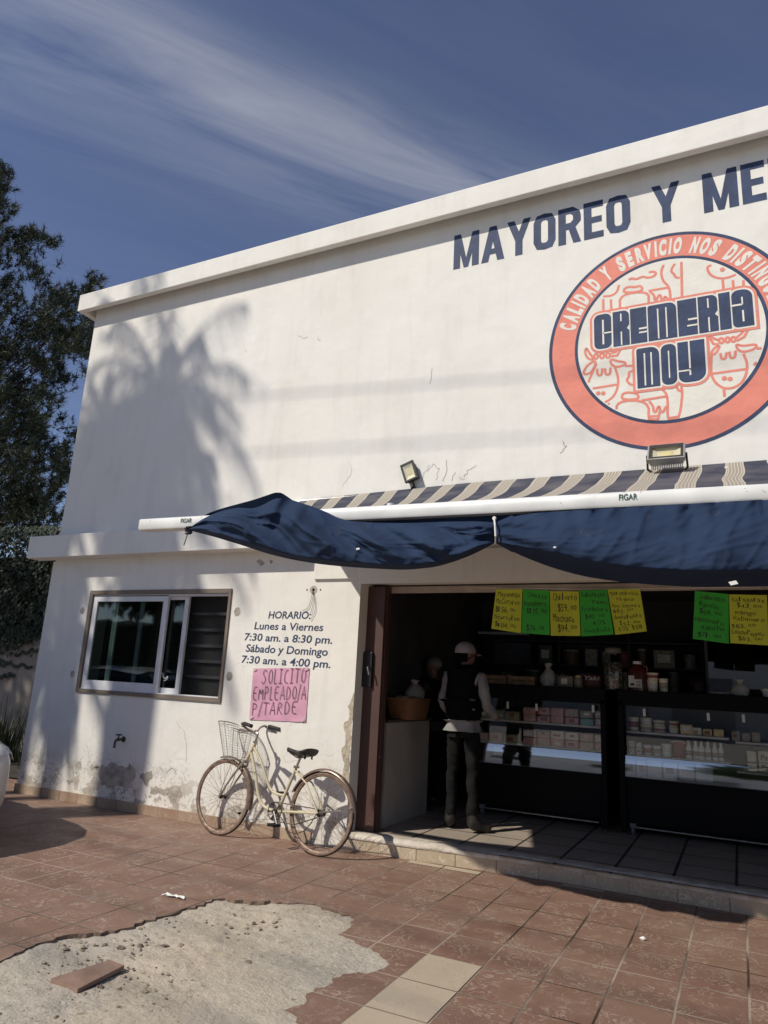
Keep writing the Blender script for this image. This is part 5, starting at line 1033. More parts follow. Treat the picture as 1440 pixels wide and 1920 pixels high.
for x in (-2.9, -2.05, -1.2, -.37): mb.box(x, x + .02, 9.2, 9.598, .132, 2.3)
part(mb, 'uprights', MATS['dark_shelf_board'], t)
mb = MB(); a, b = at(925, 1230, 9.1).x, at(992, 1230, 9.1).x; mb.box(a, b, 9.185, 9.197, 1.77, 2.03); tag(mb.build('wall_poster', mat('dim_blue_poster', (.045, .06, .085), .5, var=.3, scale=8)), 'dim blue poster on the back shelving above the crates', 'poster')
mb = MB(); mb.tube([(at(897, 1207, 8.9).x, 8.9, 2.13), (at(992, 1207, 8.9).x, 8.9, 2.125)], .018, 10); tag(mb.build('fluorescent_tube', mat('dull_white_tube', (.5, .52, .54), .4)), 'unlit white tube lamp at the back above the poster', 'lamp')
# dim stock on the back shelving
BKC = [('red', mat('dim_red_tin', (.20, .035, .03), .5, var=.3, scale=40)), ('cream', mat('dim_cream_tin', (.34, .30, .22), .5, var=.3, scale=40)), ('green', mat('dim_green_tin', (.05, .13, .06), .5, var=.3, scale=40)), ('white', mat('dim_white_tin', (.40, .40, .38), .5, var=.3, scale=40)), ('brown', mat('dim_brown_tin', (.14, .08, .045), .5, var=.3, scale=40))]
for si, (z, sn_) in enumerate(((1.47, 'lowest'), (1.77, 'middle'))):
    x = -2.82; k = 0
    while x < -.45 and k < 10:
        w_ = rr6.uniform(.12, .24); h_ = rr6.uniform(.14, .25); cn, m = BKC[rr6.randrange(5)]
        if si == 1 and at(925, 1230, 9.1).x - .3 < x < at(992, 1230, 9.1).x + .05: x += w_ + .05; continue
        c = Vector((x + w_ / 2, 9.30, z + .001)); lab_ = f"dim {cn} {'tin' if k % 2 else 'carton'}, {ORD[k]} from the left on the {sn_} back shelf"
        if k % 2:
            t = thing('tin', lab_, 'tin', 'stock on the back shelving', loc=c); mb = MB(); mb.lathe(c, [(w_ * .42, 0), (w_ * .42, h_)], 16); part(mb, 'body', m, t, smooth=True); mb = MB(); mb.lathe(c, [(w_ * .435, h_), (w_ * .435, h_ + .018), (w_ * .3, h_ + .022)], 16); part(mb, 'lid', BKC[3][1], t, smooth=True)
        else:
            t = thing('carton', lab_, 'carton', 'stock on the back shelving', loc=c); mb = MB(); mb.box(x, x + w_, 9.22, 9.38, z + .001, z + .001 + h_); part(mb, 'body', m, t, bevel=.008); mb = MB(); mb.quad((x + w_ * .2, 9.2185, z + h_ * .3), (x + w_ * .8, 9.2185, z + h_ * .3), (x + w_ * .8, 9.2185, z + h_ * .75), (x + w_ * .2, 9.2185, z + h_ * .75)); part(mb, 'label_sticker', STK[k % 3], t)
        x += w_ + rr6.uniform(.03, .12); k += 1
# ------------------------------------------------------------------ bicycle, leaning on the wall
BO = Vector((-3.155, 5.455, 0)); B1 = (Vector((-4.27, 5.55, 0)) - BO).normalized(); BN = Vector((-B1.y, B1.x, 0)); BN = BN if BN.y > 0 else -BN
LEAN = math.radians(5.5); B3 = Vector((0, 0, 1)) * math.cos(LEAN) + BN * math.sin(LEAN); B2 = BN * math.cos(LEAN) - Vector((0, 0, 1)) * math.sin(LEAN)
def bp(u, v, off=0.):
    d = ray(u, v); o = BO + B2 * off; k = (o - EYE).dot(B2) / d.dot(B2); p = EYE + d * k - BO; return (p.dot(B1), p.dot(B3))
def B(s, h, off=0.): return BO + B1 * s + B3 * h + B2 * off
def BQ(u, v, off=0.): s, h = bp(u, v, off); return B(s, h, off)
bike = thing('bicycle', 'old cream step-through bicycle with wire basket leaning on the white wall', 'bicycle', loc=(-3.7, 5.5, 0))
CRM = chip_paint('chipped_cream_paint', (.60, .53, .36), (.13, .08, .05), .63, 34., .4); CHR = mat('dull_chrome', (.50, .47, .43), .28, .9, var=.2, scale=30); GRM = mat('dirty_rubber', (.035, .028, .024), .75, var=.25, scale=30)
TYRE = mat('tan_tyre_wall', (.21, .135, .095), .75, var=.25, scale=25); TRD = mat('tyre_tread', (.05, .042, .037), .85, var=.2); RIM = mat('rusty_rim', (.30, .21, .16), .5, .3, var=.3, scale=28); FEN = mat('brown_mudguard', (.17, .125, .095), .4, .2, var=.25, scale=20)
sR, hR = bp(602, 1526); sF, hF = bp(418, 1494); hR = hF = .330; RW = .328
print('bike hubs', sR, sF, bp(480, 1372))
def arc(c, r, a0, a1, n, off=0.): return [B(c[0] + r * math.cos(math.radians(a0 + (a1 - a0) * i / n)), c[1] + r * math.sin(math.radians(a0 + (a1 - a0) * i / n)), off) for i in range(n + 1)]
def wheel(c, hubr):
    mb = MB(); mb.tube(arc(c, RW - .015, 0, 360, 64)[:-1], .0155, 10, closed=True); w = part(mb, 'wheel', TYRE, bike, smooth='full')
    mb = MB(); P = [[B(c[0] + r * math.cos(a), c[1] + r * math.sin(a), o) for r, o in ((RW - .005, -.012), (RW + .0015, -.006), (RW + .002, .006), (RW - .005, .012))] for a in [2 * math.pi * i / 64 for i in range(65)]]; mb.grid(P); sub(mb, 'tread', TRD, w, smooth='full')
    mb = MB(); P = [[B(c[0] + r * math.cos(a), c[1] + r * math.sin(a), o) for r, o in ((RW - .024, -.012), (RW - .034, -.012), (RW - .038, -.005), (RW - .038, .005), (RW - .034, .012), (RW - .024, .012))] for a in [2 * math.pi * i / 64 for i in range(65)]]; mb.grid(P); sub(mb, 'rim', RIM, w, smooth='full')
    mb = MB()
    for i in range(36):
        a = 2 * math.pi * i / 36; sd_ = -1 if i % 2 else 1; t = a + (.95 if (i // 2) % 2 else -.95) * .5
        mb.tube([B(c[0] + hubr * math.cos(t), c[1] + hubr * math.sin(t), sd_ * .028), B(c[0] + (RW - .035) * math.cos(a), c[1] + (RW - .035) * math.sin(a), 0)], .00135, 4, cap=False)
    sub(mb, 'spokes', CHR, w)
    mb = MB(); mb.lathe(B(c[0], c[1], -.055), [(.009, 0), (.009, .02), (hubr, .024), (hubr, .03), (.014, .034), (.014, .076), (hubr, .08), (hubr, .086), (.009, .09), (.009, .11)], 16, axis=B2); sub(mb, 'hub', mat('greasy_hub', (.08, .065, .05), .5, .5, var=.3, scale=60), w, smooth=True)
    return w
wheel((sF, hF), .022); wheel((sR, hR), .03)
mb = MB(); S = lambda pts, it=2: smooth_pts([BQ(*p) for p in pts], it)
mb.tube(S([(476, 1401), (489, 1424), (499, 1459), (507, 1481), (520, 1490), (535, 1492)]), .0125, 10)
mb.tube(S([(471, 1411), (479, 1448), (483, 1486), (490, 1508), (505, 1519), (521, 1520)]), .0145, 10)
mb.tube([BQ(521, 1521), BQ(555, 1441)], .0145, 10); mb.tube([BQ(480, 1391), BQ(462, 1425)], .018, 12)
for o in (-1, 1):
    mb.tube([BQ(521, 1521, 0) + B2 * .022 * o, B(sR + .12, hR - .01, .05 * o), B(sR, hR, .052 * o)], [.012, .011, .008], 8); mb.tube([BQ(557, 1446, 0) + B2 * .018 * o, B(sR + .16, hR + .22, .045 * o), B(sR, hR, .052 * o)], .0075, 8)
mb.lathe(BQ(521, 1521) - B2 * .035, [(.022, 0), (.022, .07)], 14, axis=B2); part(mb, 'frame', CRM, bike, smooth=True)
mb = MB(); cr = BQ(461, 1428)
for o in (-1, 1): mb.tube(smooth_pts([cr + B2 * .03 * o, cr + B2 * .046 * o + B3 * -.03 + B1 * .012, B(sF - .075, hF + .13, .05 * o), B(sF - .02, hF + .03, .05 * o), B(sF, hF, .05 * o)], 2), .0095, 8)
mb.tube([cr - B2 * .035, cr + B2 * .035], .014, 8); part(mb, 'fork', mat('dull_grey_beige_paint', (.33, .28, .22), .45, .2, var=.25, scale=20), bike, smooth=True)
# bars, stem, grips
mb = MB(); st0, st1 = BQ(479, 1391), BQ(484, 1376); cl_ = B(*bp(478, 1372)); mb.tube([st0, st1], .011, 10); mb.tube([st1, cl_], .011, 10); mb.lathe(cl_ - B2 * .02, [(.017, 0), (.017, .04)], 12, axis=B2); mb.lathe(st0 - B3 * .008, [(.022, 0), (.022, .016)], 12, axis=B3); part(mb, 'stem', CHR, bike, smooth=True)
cs, ch = bp(478, 1372); HB = lambda o: [B(cs, ch, 0), B(cs + .02, ch + .005, .06 * o), B(cs + .055, ch + .045, .13 * o), B(cs + .03, ch + .065, .165 * o), B(cs - .02, ch + .062, .18 * o)]
mb = MB()
for o in (-1, 1): mb.tube(smooth_pts(HB(o), 3), .0095, 10)
part(mb, 'handlebar', CHR, bike, smooth=True)
for o in (-1, 1):
    a = B(cs - .005, ch + .063, .177 * o); b = B(cs - .125, ch + .045, .205 * o); mb = MB(); mb.tube([a, a.lerp(b, .1), a.lerp(b, .9), b], [.014, .0165, .0165, .0185], 12); part(mb, 'grip', GRM, bike, smooth=True)
    mb = MB(); c0 = B(cs + .03, ch + .06, .165 * o); mb.tube([c0, c0 + B3 * -.012 - B1 * .02, B(cs - .09, ch + .015, .20 * o)], [.008, .006, .005], 6); part(mb, 'brake_lever', BLK, bike, smooth=True)
# seat
mb = MB(); mb.tube([BQ(555, 1441), BQ(563, 1421)], .0115, 10); mb.lathe(BQ(556, 1438) - B2 * .03, [(.012, 0), (.012, .06)], 8, axis=B2); part(mb, 'seat_post', CHR, bike, smooth=True)
ss, sh_ = bp(564, 1419); P = []
for i in range(15):
    t = i / 14; s = ss + .155 - .27 * t; w = (.022 + .02 * t) if t < .4 else .030 + .088 * min(1, (t - .4) / .45) ** .8; w *= 1 if t < .93 else .86
    w *= 1. if t > .04 else .6; ht = sh_ + .052 - .018 * math.sin(math.pi * t) + .03 * max(0, t - .6) ; dp = .022 + .03 * t; row = []
    for j in range(16): a = 2 * math.pi * j / 16; row.append(B(s, ht + (.016 * math.sin(a) if math.sin(a) > 0 else dp * math.sin(a)) - .012 * abs(math.cos(a)) ** 2 * 0, w * math.cos(a)))
    P.append(row)
mb = MB(); mb.grid(P, wrap=True); mb.poly(P[0][::-1]); mb.poly(P[-1]); sad = part(mb, 'saddle', mat('worn_black_leather', (.022, .018, .017), .42, var=.3, scale=14, bump=.3), bike, smooth='full', fix=True)
mb = MB()
for o in (-1, 1): mb.tube([B(ss + .11, sh_ + .02, .015 * o), B(ss + .02, sh_ - .012, .022 * o), B(ss - .08, sh_ + .015, .05 * o)], .005, 6); mb.tube([B(ss - .085, sh_ + .03 - .008 * k, (.05 + .01 * math.sin(k * 3)) * o) for k in range(6)], .008, 6)
sub(mb, 'springs', BLK, sad)
# drive
bs, bh = bp(521, 1521); mb = MB()
P = [[B(bs + r * math.cos(a), bh + r * math.sin(a), -.045) for r in (.068 if i % 10 < 7 else .02, .078)] for i, a in [(i, 2 * math.pi * i / 48) for i in range(49)]]; mb.grid(P); mb.lathe(B(bs, bh, -.05), [(.022, 0), (.022, .02)], 12, axis=B2); mb.lathe(B(bs, bh, -.043), [(.022, 0), (.022, .006)], 12, axis=B2); part(mb, 'chainring', mat('greasy_chainring', (.07, .06, .05), .5, .6, var=.3), bike, smooth=True)
mb = MB(); mb.tube([B(bs, bh + .076, -.044), B(sR, hR + .032, -.044)], .005, 5); mb.tube([B(bs, bh - .076, -.044), B((bs + sR) / 2, bh - .075, -.044), B(sR, hR - .032, -.044)], .005, 5); part(mb, 'chain', MATS['greasy_hub'], bike)
for (u, v), o in (((522, 1547), -1), ((521, 1487), 1)):
    ps, ph_ = bp(u, v, .06 * o); ps = bs + (ps - bs) * .9; mb = MB(); mb.tube([B(bs, bh, .055 * o), B(ps, ph_, .07 * o)], [.010, .008], 8); cr_ = part(mb, 'crank', CHR, bike, smooth=True)
    mb = MB(); c = B(ps, ph_, .115 * o); mb.tube([B(ps, ph_, .07 * o), B(ps, ph_, .16 * o)], .007, 8)
    for q in (-1, 1): mb.obox(c + B1 * .028 * q, B1 * .008, B2 * .045, B3 * .012)
    for q in (-1, 1): mb.obox(c + B2 * .042 * q, B1 * .034, B2 * .004, B3 * .010)
    part(mb, 'pedal', BLK, bike)
# mudguards with stays
def guard(c, a0, a1, m, r=RW + .02):
    mb = MB(); P = []
    for i in range(41):
        a = math.radians(a0 + (a1 - a0) * i / 40); P.append([B(c[0] + (r + dr) * math.cos(a), c[1] + (r + dr) * math.sin(a), o) for dr, o in ((-.014, -.027), (.0, -.024), (.007, -.012), (.009, 0), (.007, .012), (.0, .024), (-.014, .027))])
    mb.grid(P); g = part(mb, 'mudguard', m, bike, smooth='full'); return g
g1 = guard((sF, hF), 75, 192, FEN); g2 = guard((sR, hR), 12 + 0, 0, FEN) if 0 else guard((sR, hR), 22, 172, chip_paint('brown_chrome_guard', (.19, .135, .105), (.5, .42, .36), .6, 16., .3, .4))
mb = MB()
for o in (-1, 1): a = math.radians(165); mb.tube([B(sR, hR, .052 * o), B(sR + (RW + .01) * math.cos(a), hR + (RW + .01) * math.sin(a), .025 * o)], .003, 6)
sub(mb, 'stay', CHR, g2)
mb = MB(); mb.tube(smooth_pts([BQ(521, 1530) + B2 * -.03, B(bs - .1, bh - .03, -.06), B(sR + .28, hR - .2, -.05), B(sR + .1, hR - .16, -.055), B(sR, hR, -.06)], 3), .0035, 6); part(mb, 'brake_cable', GRM, bike)
# wire basket
mb = MB(); bt_, bb_ = ch + .03, bp(428, 1424)[1] + .01; sa, sb = bp(462, 1385)[0], bp(416, 1372)[0]
def bring(f, g_=1.): # rounded D at fraction f from the bottom
    h = bb_ + (bt_ - bb_) * f; s0 = sa + .02 - .02 * f; s1 = sa + .185 + (sb - sa - .185) * f * .95; w = .105 + .04 * f; n = 36
    return [B((s0 + s1) / 2 + (s1 - s0) / 2 * math.copysign(abs(math.cos(a)) ** .7, math.cos(a)), h + .035 * f * math.cos(a), w * math.copysign(abs(math.sin(a)) ** .7, math.sin(a))) for a in [2 * math.pi * i / n for i in range(n)]]
for f, r in ((0, .004), (1, .0055), (.93, .003)): mb.tube(bring(f), r, 6, closed=True)
for i in range(1, 13): mb.tube(bring(i / 13), .0007, 4, closed=True)
r0, r1 = bring(0), bring(1)
for i in range(36): mb.tube([r0[i], r1[i]], .0007 if i % 6 else .003, 4, cap=False)
for i in range(-5, 6):
    a, b = r0[(9 + i) % 36], r0[(27 - i) % 36]; mb.tube([a, b], .0012, 4, cap=False)
part(mb, 'basket', mat('dull_wire', (.38, .36, .33), .5, .5, var=.2), bike)
mb = MB(); mb.tube([B(sa + .01, bb_ + .02, .0), BQ(466, 1418)], .005, 6); mb.tube([B(sa + .08, bb_, .05), B(sF, hF, .058)], .003, 6); mb.tube([B(sa + .08, bb_, -.05), B(sF, hF, -.058)], .003, 6); part(mb, 'basket_stay', CHR, bike)

# ------------------------------------------------------------------ people
def skin(name, nodes, edges, root, m, parent, lvl=2, post=None):
    keys = list(nodes); idx = {k: i for i, k in enumerate(keys)}
    me = bpy.data.meshes.new(name); me.from_pydata([nodes[k][0] for k in keys], [(idx[a], idx[b]) for a, b in edges], []); o = bpy.data.objects.new(name, me); COL.objects.link(o)
    o.modifiers.new('sk', 'SKIN'); sv = me.skin_vertices[0].data
    for k in keys: r = nodes[k][1]; sv[idx[k]].radius = r if isinstance(r, tuple) else (r, r); sv[idx[k]].use_root = (k == root)
    sbm = o.modifiers.new('ss', 'SUBSURF'); sbm.levels = sbm.render_levels = lvl
    dg = bpy.context.evaluated_depsgraph_get(); nm = bpy.data.meshes.new_from_object(o.evaluated_get(dg)); bpy.data.objects.remove(o)
    if post:
        for v in nm.vertices: v.co = post(v.co)
    if name in ('trousers', 'shirt', 'vest'):
        for v in nm.vertices: c = v.co; v.co = c + MN.noise_vector(Vector((c.x * 9, c.y * 9, c.z * 22))) * .008 + MN.noise_vector(Vector((c.x * 4, c.y * 4, c.z * (30 if name == 'vest' else 9)))) * .007
    nm.polygons.foreach_set('use_smooth', [True] * len(nm.polygons)); nm.materials.clear(); nm.materials.append(m); nm.name = name
    q = bpy.data.objects.new(name, nm); COL.objects.link(q)
    if parent: q.parent = parent; q.matrix_parent_inverse = Matrix.Identity(4)
    return q
def person(label, loc, heading, scale, skinm, pants, shirt, vest, capm, shoes, arms, feet, headturn=0., hat=True, long_vest=False):
    """local frame: x right, y forward, z up"""
    t = thing('person', label, 'person', loc=loc); t.rotation_euler = (0, 0, heading); t.scale = (scale,) * 3
    ca, sa_ = math.cos(headturn), math.sin(headturn)
    def hd(x, y, z): return (x * ca - y * sa_, x * sa_ + y * ca + .015, z)
    lf, rf = feet
    n = {'pelvis': ((0, 0, .95), (.115, .08)), 'waist': ((0, .005, 1.08), (.115, .08)), 'chest': ((0, .01, 1.27), (.15, .105)), 'sh': ((0, 0, 1.41), (.11, .075)), 'neck': ((0, .0, 1.47), .052), 'neck2': ((0, .012, 1.52), .050),
         'jaw': (hd(0, .035, 1.555), (.060, .066)), 'head': (hd(0, .01, 1.615), (.074, .088)), 'crown': (hd(0, -.002, 1.675), (.066, .078)), 'nose': (hd(0, .118, 1.60), .013), 'brow': (hd(0, .085, 1.615), .035), 'chin': (hd(0, .085, 1.54), .028)}
    e = [('pelvis', 'waist'), ('waist', 'chest'), ('chest', 'sh'), ('sh', 'neck'), ('neck', 'neck2'), ('neck2', 'jaw'), ('jaw', 'head'), ('head', 'crown'), ('head', 'brow'), ('brow', 'nose'), ('jaw', 'chin')]
    for s_, k in ((-1, 'l'), (1, 'r')):
        n['ear' + k] = (hd(.078 * s_, -.005, 1.60), (.014, .02)); e.append(('head', 'ear' + k))
        el, wr, hn = arms[k]
        n['s' + k] = ((.165 * s_, 0, 1.395), .052); n['e' + k] = (el, .040); n['w' + k] = (wr, .027); d = (Vector(hn) - Vector(wr)).normalized(); n['p' + k] = (tuple(Vector(wr) + d * .055), (.036, .018)); n['k' + k] = (tuple(Vector(wr) + d * .09), (.038, .016))
        e += [('sh', 's' + k), ('s' + k, 'e' + k), ('e' + k, 'w' + k), ('w' + k, 'p' + k), ('p' + k, 'k' + k)]
        side = Vector((0, 0, 1)).cross(d).normalized(); dn = Vector((0, 0, -1))
        for f in range(4):
            o = (f - 1.5) * .019; ln = (.072, .082, .076, .06)[f]; b = Vector(wr) + d * .09 + side * o; m1 = b + d * ln * .5 + dn * .006; m2 = m1 + d * ln * .35 + dn * .02
            n[f'f{k}{f}a'] = (tuple(b + d * .012), .0092); n[f'f{k}{f}b'] = (tuple(m1), .0085); n[f'f{k}{f}c'] = (tuple(m2), .0072); e += [('k' + k, f'f{k}{f}a'), (f'f{k}{f}a', f'f{k}{f}b'), (f'f{k}{f}b', f'f{k}{f}c')]
        tb = Vector(wr) + d * .04; ts = side * (-s_); n['t' + k] = (tuple(tb + ts * .038 + d * .02), .0105); n['t2' + k] = (tuple(tb + ts * .05 + d * .055 + dn * .012), .009); e += [('p' + k, 't' + k), ('t' + k, 't2' + k)]
        fx, fy, toe = (lf if s_ < 0 else rf); n['h' + k] = ((.085 * s_, 0, .90), .05); n['kn' + k] = ((.095 * s_ * .5 + fx * .5, fy * .5 + .0, .50), .034); n['an' + k] = ((fx, fy, .09), .026); td = Vector((math.sin(toe), math.cos(toe), 0))
        n['fo' + k] = (tuple(Vector((fx, fy, .045)) + td * .09), (.038, .03)); n['to' + k] = (tuple(Vector((fx, fy, .032)) + td * .18), (.036, .022)); e += [('pelvis', 'h' + k), ('h' + k, 'kn' + k), ('kn' + k, 'an' + k), ('an' + k, 'fo' + k), ('fo' + k, 'to' + k)]
    skin('body', n, e, 'pelvis', skinm, t, 2)
    def cloth(name, keys, edges, root, m, grow, over={}): skin(name, {k: over.get(k, (n[k][0], tuple(r + grow for r in (n[k][1] if isinstance(n[k][1], tuple) else (n[k][1],) * 2)))) for k in keys}, edges, root, m, t)
    # trousers: each leg and the seat, with creased folds at knee and ankle
    ks = ['pelvis', 'hl', 'hr', 'knl', 'knr', 'anl', 'anr']; over = {'pelvis': (n['pelvis'][0], (.16, .12))}; ed_ = [('pelvis', 'hl'), ('pelvis', 'hr')]
    tn = {'pelvis': ((0, 0, .97), (.140, .128)), 'belt': ((0, 0, 1.01), (.128, .118))}; te = [('pelvis', 'belt')]
    for k in 'lr':
        tn['h' + k] = (n['h' + k][0], .090); te.append(('pelvis', 'h' + k)); prev = 'h' + k; a, b, c = (Vector(n[q + k][0]) for q in ('h', 'kn', 'an'))
        for i in range(1, 12):
            q = i / 11; p_ = a.lerp(b, q * 2) if q < .5 else b.lerp(c, q * 2 - 1); r = .088 - .030 * min(1, q * 2) - .008 * max(0, q * 2 - 1) + (.005 * math.sin(i * 2.1) if q > .38 else 0) + (.006 * (i % 2) if q > .8 else 0)
            tn[f't{k}{i}'] = (tuple(p_ + Vector((.006 * math.sin(i * 1.7), .006 * math.cos(i * 2.3), 0))), r); te.append((prev, f't{k}{i}')); prev = f't{k}{i}'
    skin('trousers', tn, te, 'pelvis', pants, t)
    sn = {'hem': ((0, .0, .985), (.150, .138)), 'pelvis': ((0, 0, 1.03), (.152, .138)), 'waist': ((0, .005, 1.08), (.155, .12)), 'chest': ((0, .01, 1.27), (.175, .13)), 'sh': ((0, 0, 1.41), (.12, .085)), 'neck': ((0, 0, 1.46), .066)}; se = [('hem', 'pelvis'), ('pelvis', 'waist'), ('waist', 'chest'), ('chest', 'sh'), ('sh', 'neck')]
    for k in 'lr':
        s_, el, wr = (Vector(n[q + k][0]) for q in 'sew'); sn['s' + k] = (tuple(s_), .068); se.append(('sh', 's' + k)); prev = 's' + k
        for i in range(1, 9): q = i / 8; p_ = s_.lerp(el, q * 2) if q < .5 else el.lerp(wr, q * 2 - 1); sn[f'a{k}{i}'] = (tuple(p_), .064 - .022 * q + .006 * math.sin(i * 2.6)); se.append((prev, f'a{k}{i}')); prev = f'a{k}{i}'
    skin('shirt', sn, se, 'pelvis', shirt, t)
    vn = {'p': ((0, 0, .955), (.184, .176)), 'w': ((0, .0, 1.06), (.192, .180)), 'w2': ((0, -.005, 1.17), (.192, .178)), 'c': ((0, 0, 1.28), (.190, .168)), 'sh': ((0, 0, 1.41), (.128, .096)), 'n': ((0, -.005, 1.475), .072), 'l': ((-.125, 0, 1.39), .078), 'r': ((.125, 0, 1.39), .078)}
    if vest: skin('vest', vn, [('p', 'w'), ('w', 'w2'), ('w2', 'c'), ('c', 'sh'), ('sh', 'n'), ('sh', 'l'), ('sh', 'r')], 'c', vest, t)
    for k in 'lr':
        fx, fy, toe = (lf if k == 'l' else rf); td = Vector((math.sin(toe), math.cos(toe), 0)); f0 = Vector((fx, fy, 0)); z = Vector((0, 0, 1))
        skin('shoe', {'a': (tuple(f0 + z * .19), .054), 'b': (tuple(f0 + z * .07), (.050, .050)), 'hl': (tuple(f0 - td * .035 + z * .045), (.040, .040)), 'm': (tuple(f0 + td * .09 + z * .048), (.046, .042)), 'to': (tuple(f0 + td * .19 + z * .036), (.042, .030))}, [('a', 'b'), ('b', 'hl'), ('b', 'm'), ('m', 'to')], 'b', shoes, t, 2, lambda c: Vector((c.x, c.y, max(c.z, .002))))
    if vest is not None and long_vest:                              # collar and two back pockets
        mb = MB(); mb.grid([[Vector((r * math.cos(a), r * .85 * math.sin(a) - .005, z)) for a in [2 * math.pi * j / 20 for j in range(20)]] for r, z in ((.092, 1.44), (.080, 1.47), (.076, 1.505), (.070, 1.50))], wrap=True); q = mb.build('collar', vest, None, smooth='full'); q.parent = t; q.matrix_parent_inverse = Matrix.Identity(4)
        for s_ in (-1, 1):
            mb = MB(); mb.grid([[Vector((s_ * .075 + dx, -.118 - .006 * (1 - abs(dx) / .06) + .02 * abs(s_ * .075 + dx) / .13, .89 + dz)) for dx in (-.05, -.02, .02, .05)] for dz in (-.06, -.03, .03, .05)]); q = mb.build('back_pocket', pants, None, smooth='full'); q.parent = t; q.matrix_parent_inverse = Matrix.Identity(4)
    # hair / cap
    mb = MB(); P = []
    for i in range(9):
        ph = i / 8 * math.pi * .56; P.append([Vector(hd(.092 * math.sin(ph) * math.cos(a), .108 * math.sin(ph) * math.sin(a) - .006, 1.632 + .098 * math.cos(ph))) for a in [2 * math.pi * j / 24 for j in range(24)]])
    mb.grid(P, wrap=True)
    if hat:
        R1 = []
        for i in range(4): R1.append([Vector(hd((.088 - .004 * i) * math.sin(a) * (1 - .1 * i), .085 + (.028 * i) * math.cos(a) * 1.0 + .016 * math.cos(a), 1.628 - .007 * i - .012 * abs(math.sin(a)))) for a in [-1.25 + 2.5 * j / 12 for j in range(13)]])
        mb.grid(R1)
    c = mb.build('cap' if hat else 'hair', capm, None, smooth='full'); c.parent = t; c.matrix_parent_inverse = Matrix.Identity(4)
    if hat:
        mb = MB(); P = []
        for i in range(5):
            z = 1.63 - .10 * i / 4; P.append([Vector(hd((.086 - .018 * i / 4) * math.cos(a), (.100 - .02 * i / 4) * math.sin(a) - .012, z)) for a in [math.pi * (1.02 + .96 * j / 12) for j in range(13)]])
        mb.grid(P); h = mb.build('hair', mat('dark_hair', (.006, .005, .005), .95, spec=.05), None, smooth='full'); h.parent = t; h.matrix_parent_inverse = Matrix.Identity(4)
    return t
SK1 = mat('tan_skin', (.20, .11, .08), .55, var=.05); DNM = mat('faded_black_denim', (.014, .0135, .013), .95, spec=.1, var=.25, scale=10, bump=.5, bscale=22); SHT = mat('pale_grey_cotton', (.25, .24, .23), .9, var=.12, scale=9, bump=.5, bscale=18); VST = mat('black_quilted_vest', (.005, .005, .006), .9, var=.2, scale=9, bump=.6, bscale=14, spec=.08); CAPM = mat('pale_pink_grey_cap', (.30, .265, .27), .85, var=.06); BOOT = mat('dark_leather_boots', (.02, .016, .013), .55, var=.25, scale=20)
fl, fr_ = gnd(843, 1553, .132), gnd(886, 1563, .132); mid = (fl + fr_) / 2; mid.z = .132
hdg = math.radians(-4)
cu, su = math.cos(-hdg), math.sin(-hdg); loc_ = lambda p: ((p.x - mid.x) * cu - (p.y - mid.y) * su, (p.x - mid.x) * su + (p.y - mid.y) * cu)
a_, b_ = loc_(fl), loc_(fr_)
person('person in pale cap, black vest and dark jeans standing with back turned at the entrance', mid, hdg, 1.0, SK1, DNM, SHT, VST, CAPM, BOOT,
       {'l': ((-.225, .0, 1.14), (-.215, .20, 1.03), (-.17, .30, 1.03)), 'r': ((.235, .0, 1.14), (.245, .20, 1.02), (.22, .32, 1.02))}, ((a_[0] * .92, a_[1] * .6, -.55), (b_[0] * .92, b_[1] * .6, .75)), headturn=math.radians(-38), long_vest=True)
p2 = at(806, 1500, 7.45)
person('person in dark jacket with grey hair bending behind the customer, beside the counter', (p2.x, 7.45, .132), math.radians(70), .93, SK1, VST, mat('dark_jacket', (.02, .018, .02), .8, var=.2), VST, mat('grey_hair', (.20, .19, .18), .7, var=.2), BLK,
       {'l': ((-.24, .06, 1.14), (-.22, .28, 1.06), (-.2, .38, 1.06)), 'r': ((.24, .06, 1.14), (.2, .28, 1.08), (.18, .38, 1.08))}, ((-.1, 0, -.15), (.1, .05, .15)), hat=False)
# ------------------------------------------------------------------ white car nosing in from the left
car = thing('parked_car', 'white parked car with its rounded front corner showing at the left edge', 'car', loc=(-7.4, 3.62, 0)); CAR_DX = -.27
CPT = mat('white_car_paint', (.62, .62, .61), .25, var=.0, coat=.6); DG = mat('dark_car_glass', (.015, .017, .02), .08, spec=.8)
YC_ = 3.62; st_ = []
# stations along x: (x, half width, bottom z, belt z, top z)
STN = [(-5.10, .05, .30, .52, .60), (-5.13, .34, .25, .56, .66), (-5.25, .60, .22, .60, .70), (-5.45, .76, .20, .64, .745), (-5.72, .845, .19, .68, .79), (-6.1, .875, .19, .72, .86), (-6.6, .88, .19, .75, .93), (-7.4, .88, .19, .76, .95), (-8.4, .88, .19, .78, .96), (-9.0, .86, .22, .80, .97), (-9.25, .80, .28, .80, .95), (-9.34, .6, .34, .78, .9)]
mb = MB(); P = []
for x, w, zb, zm, zt in STN:
    h = zt - zb; prof = [(.0, zb), (.75, zb), (.93, zb + .05 * h), (.985, zb + .18 * h), (1., zb + .45 * h), (.985, zm), (.93, zt - .06 * h), (.78, zt - .01 * h), (.4, zt + .01), (0, zt + .015)]
    half = [(YC_ + w * a, z) for a, z in prof]; other = [(YC_ - w * a, z) for a, z in prof[::-1]][1:-1]; P.append([(x, y, z) for y, z in half + other])
mb.grid(P, wrap=True); mb.poly(P[0]); mb.poly(P[-1][::-1]); part(mb, 'body', CPT, car, smooth='full', fix=True)
mb = MB(); P = []
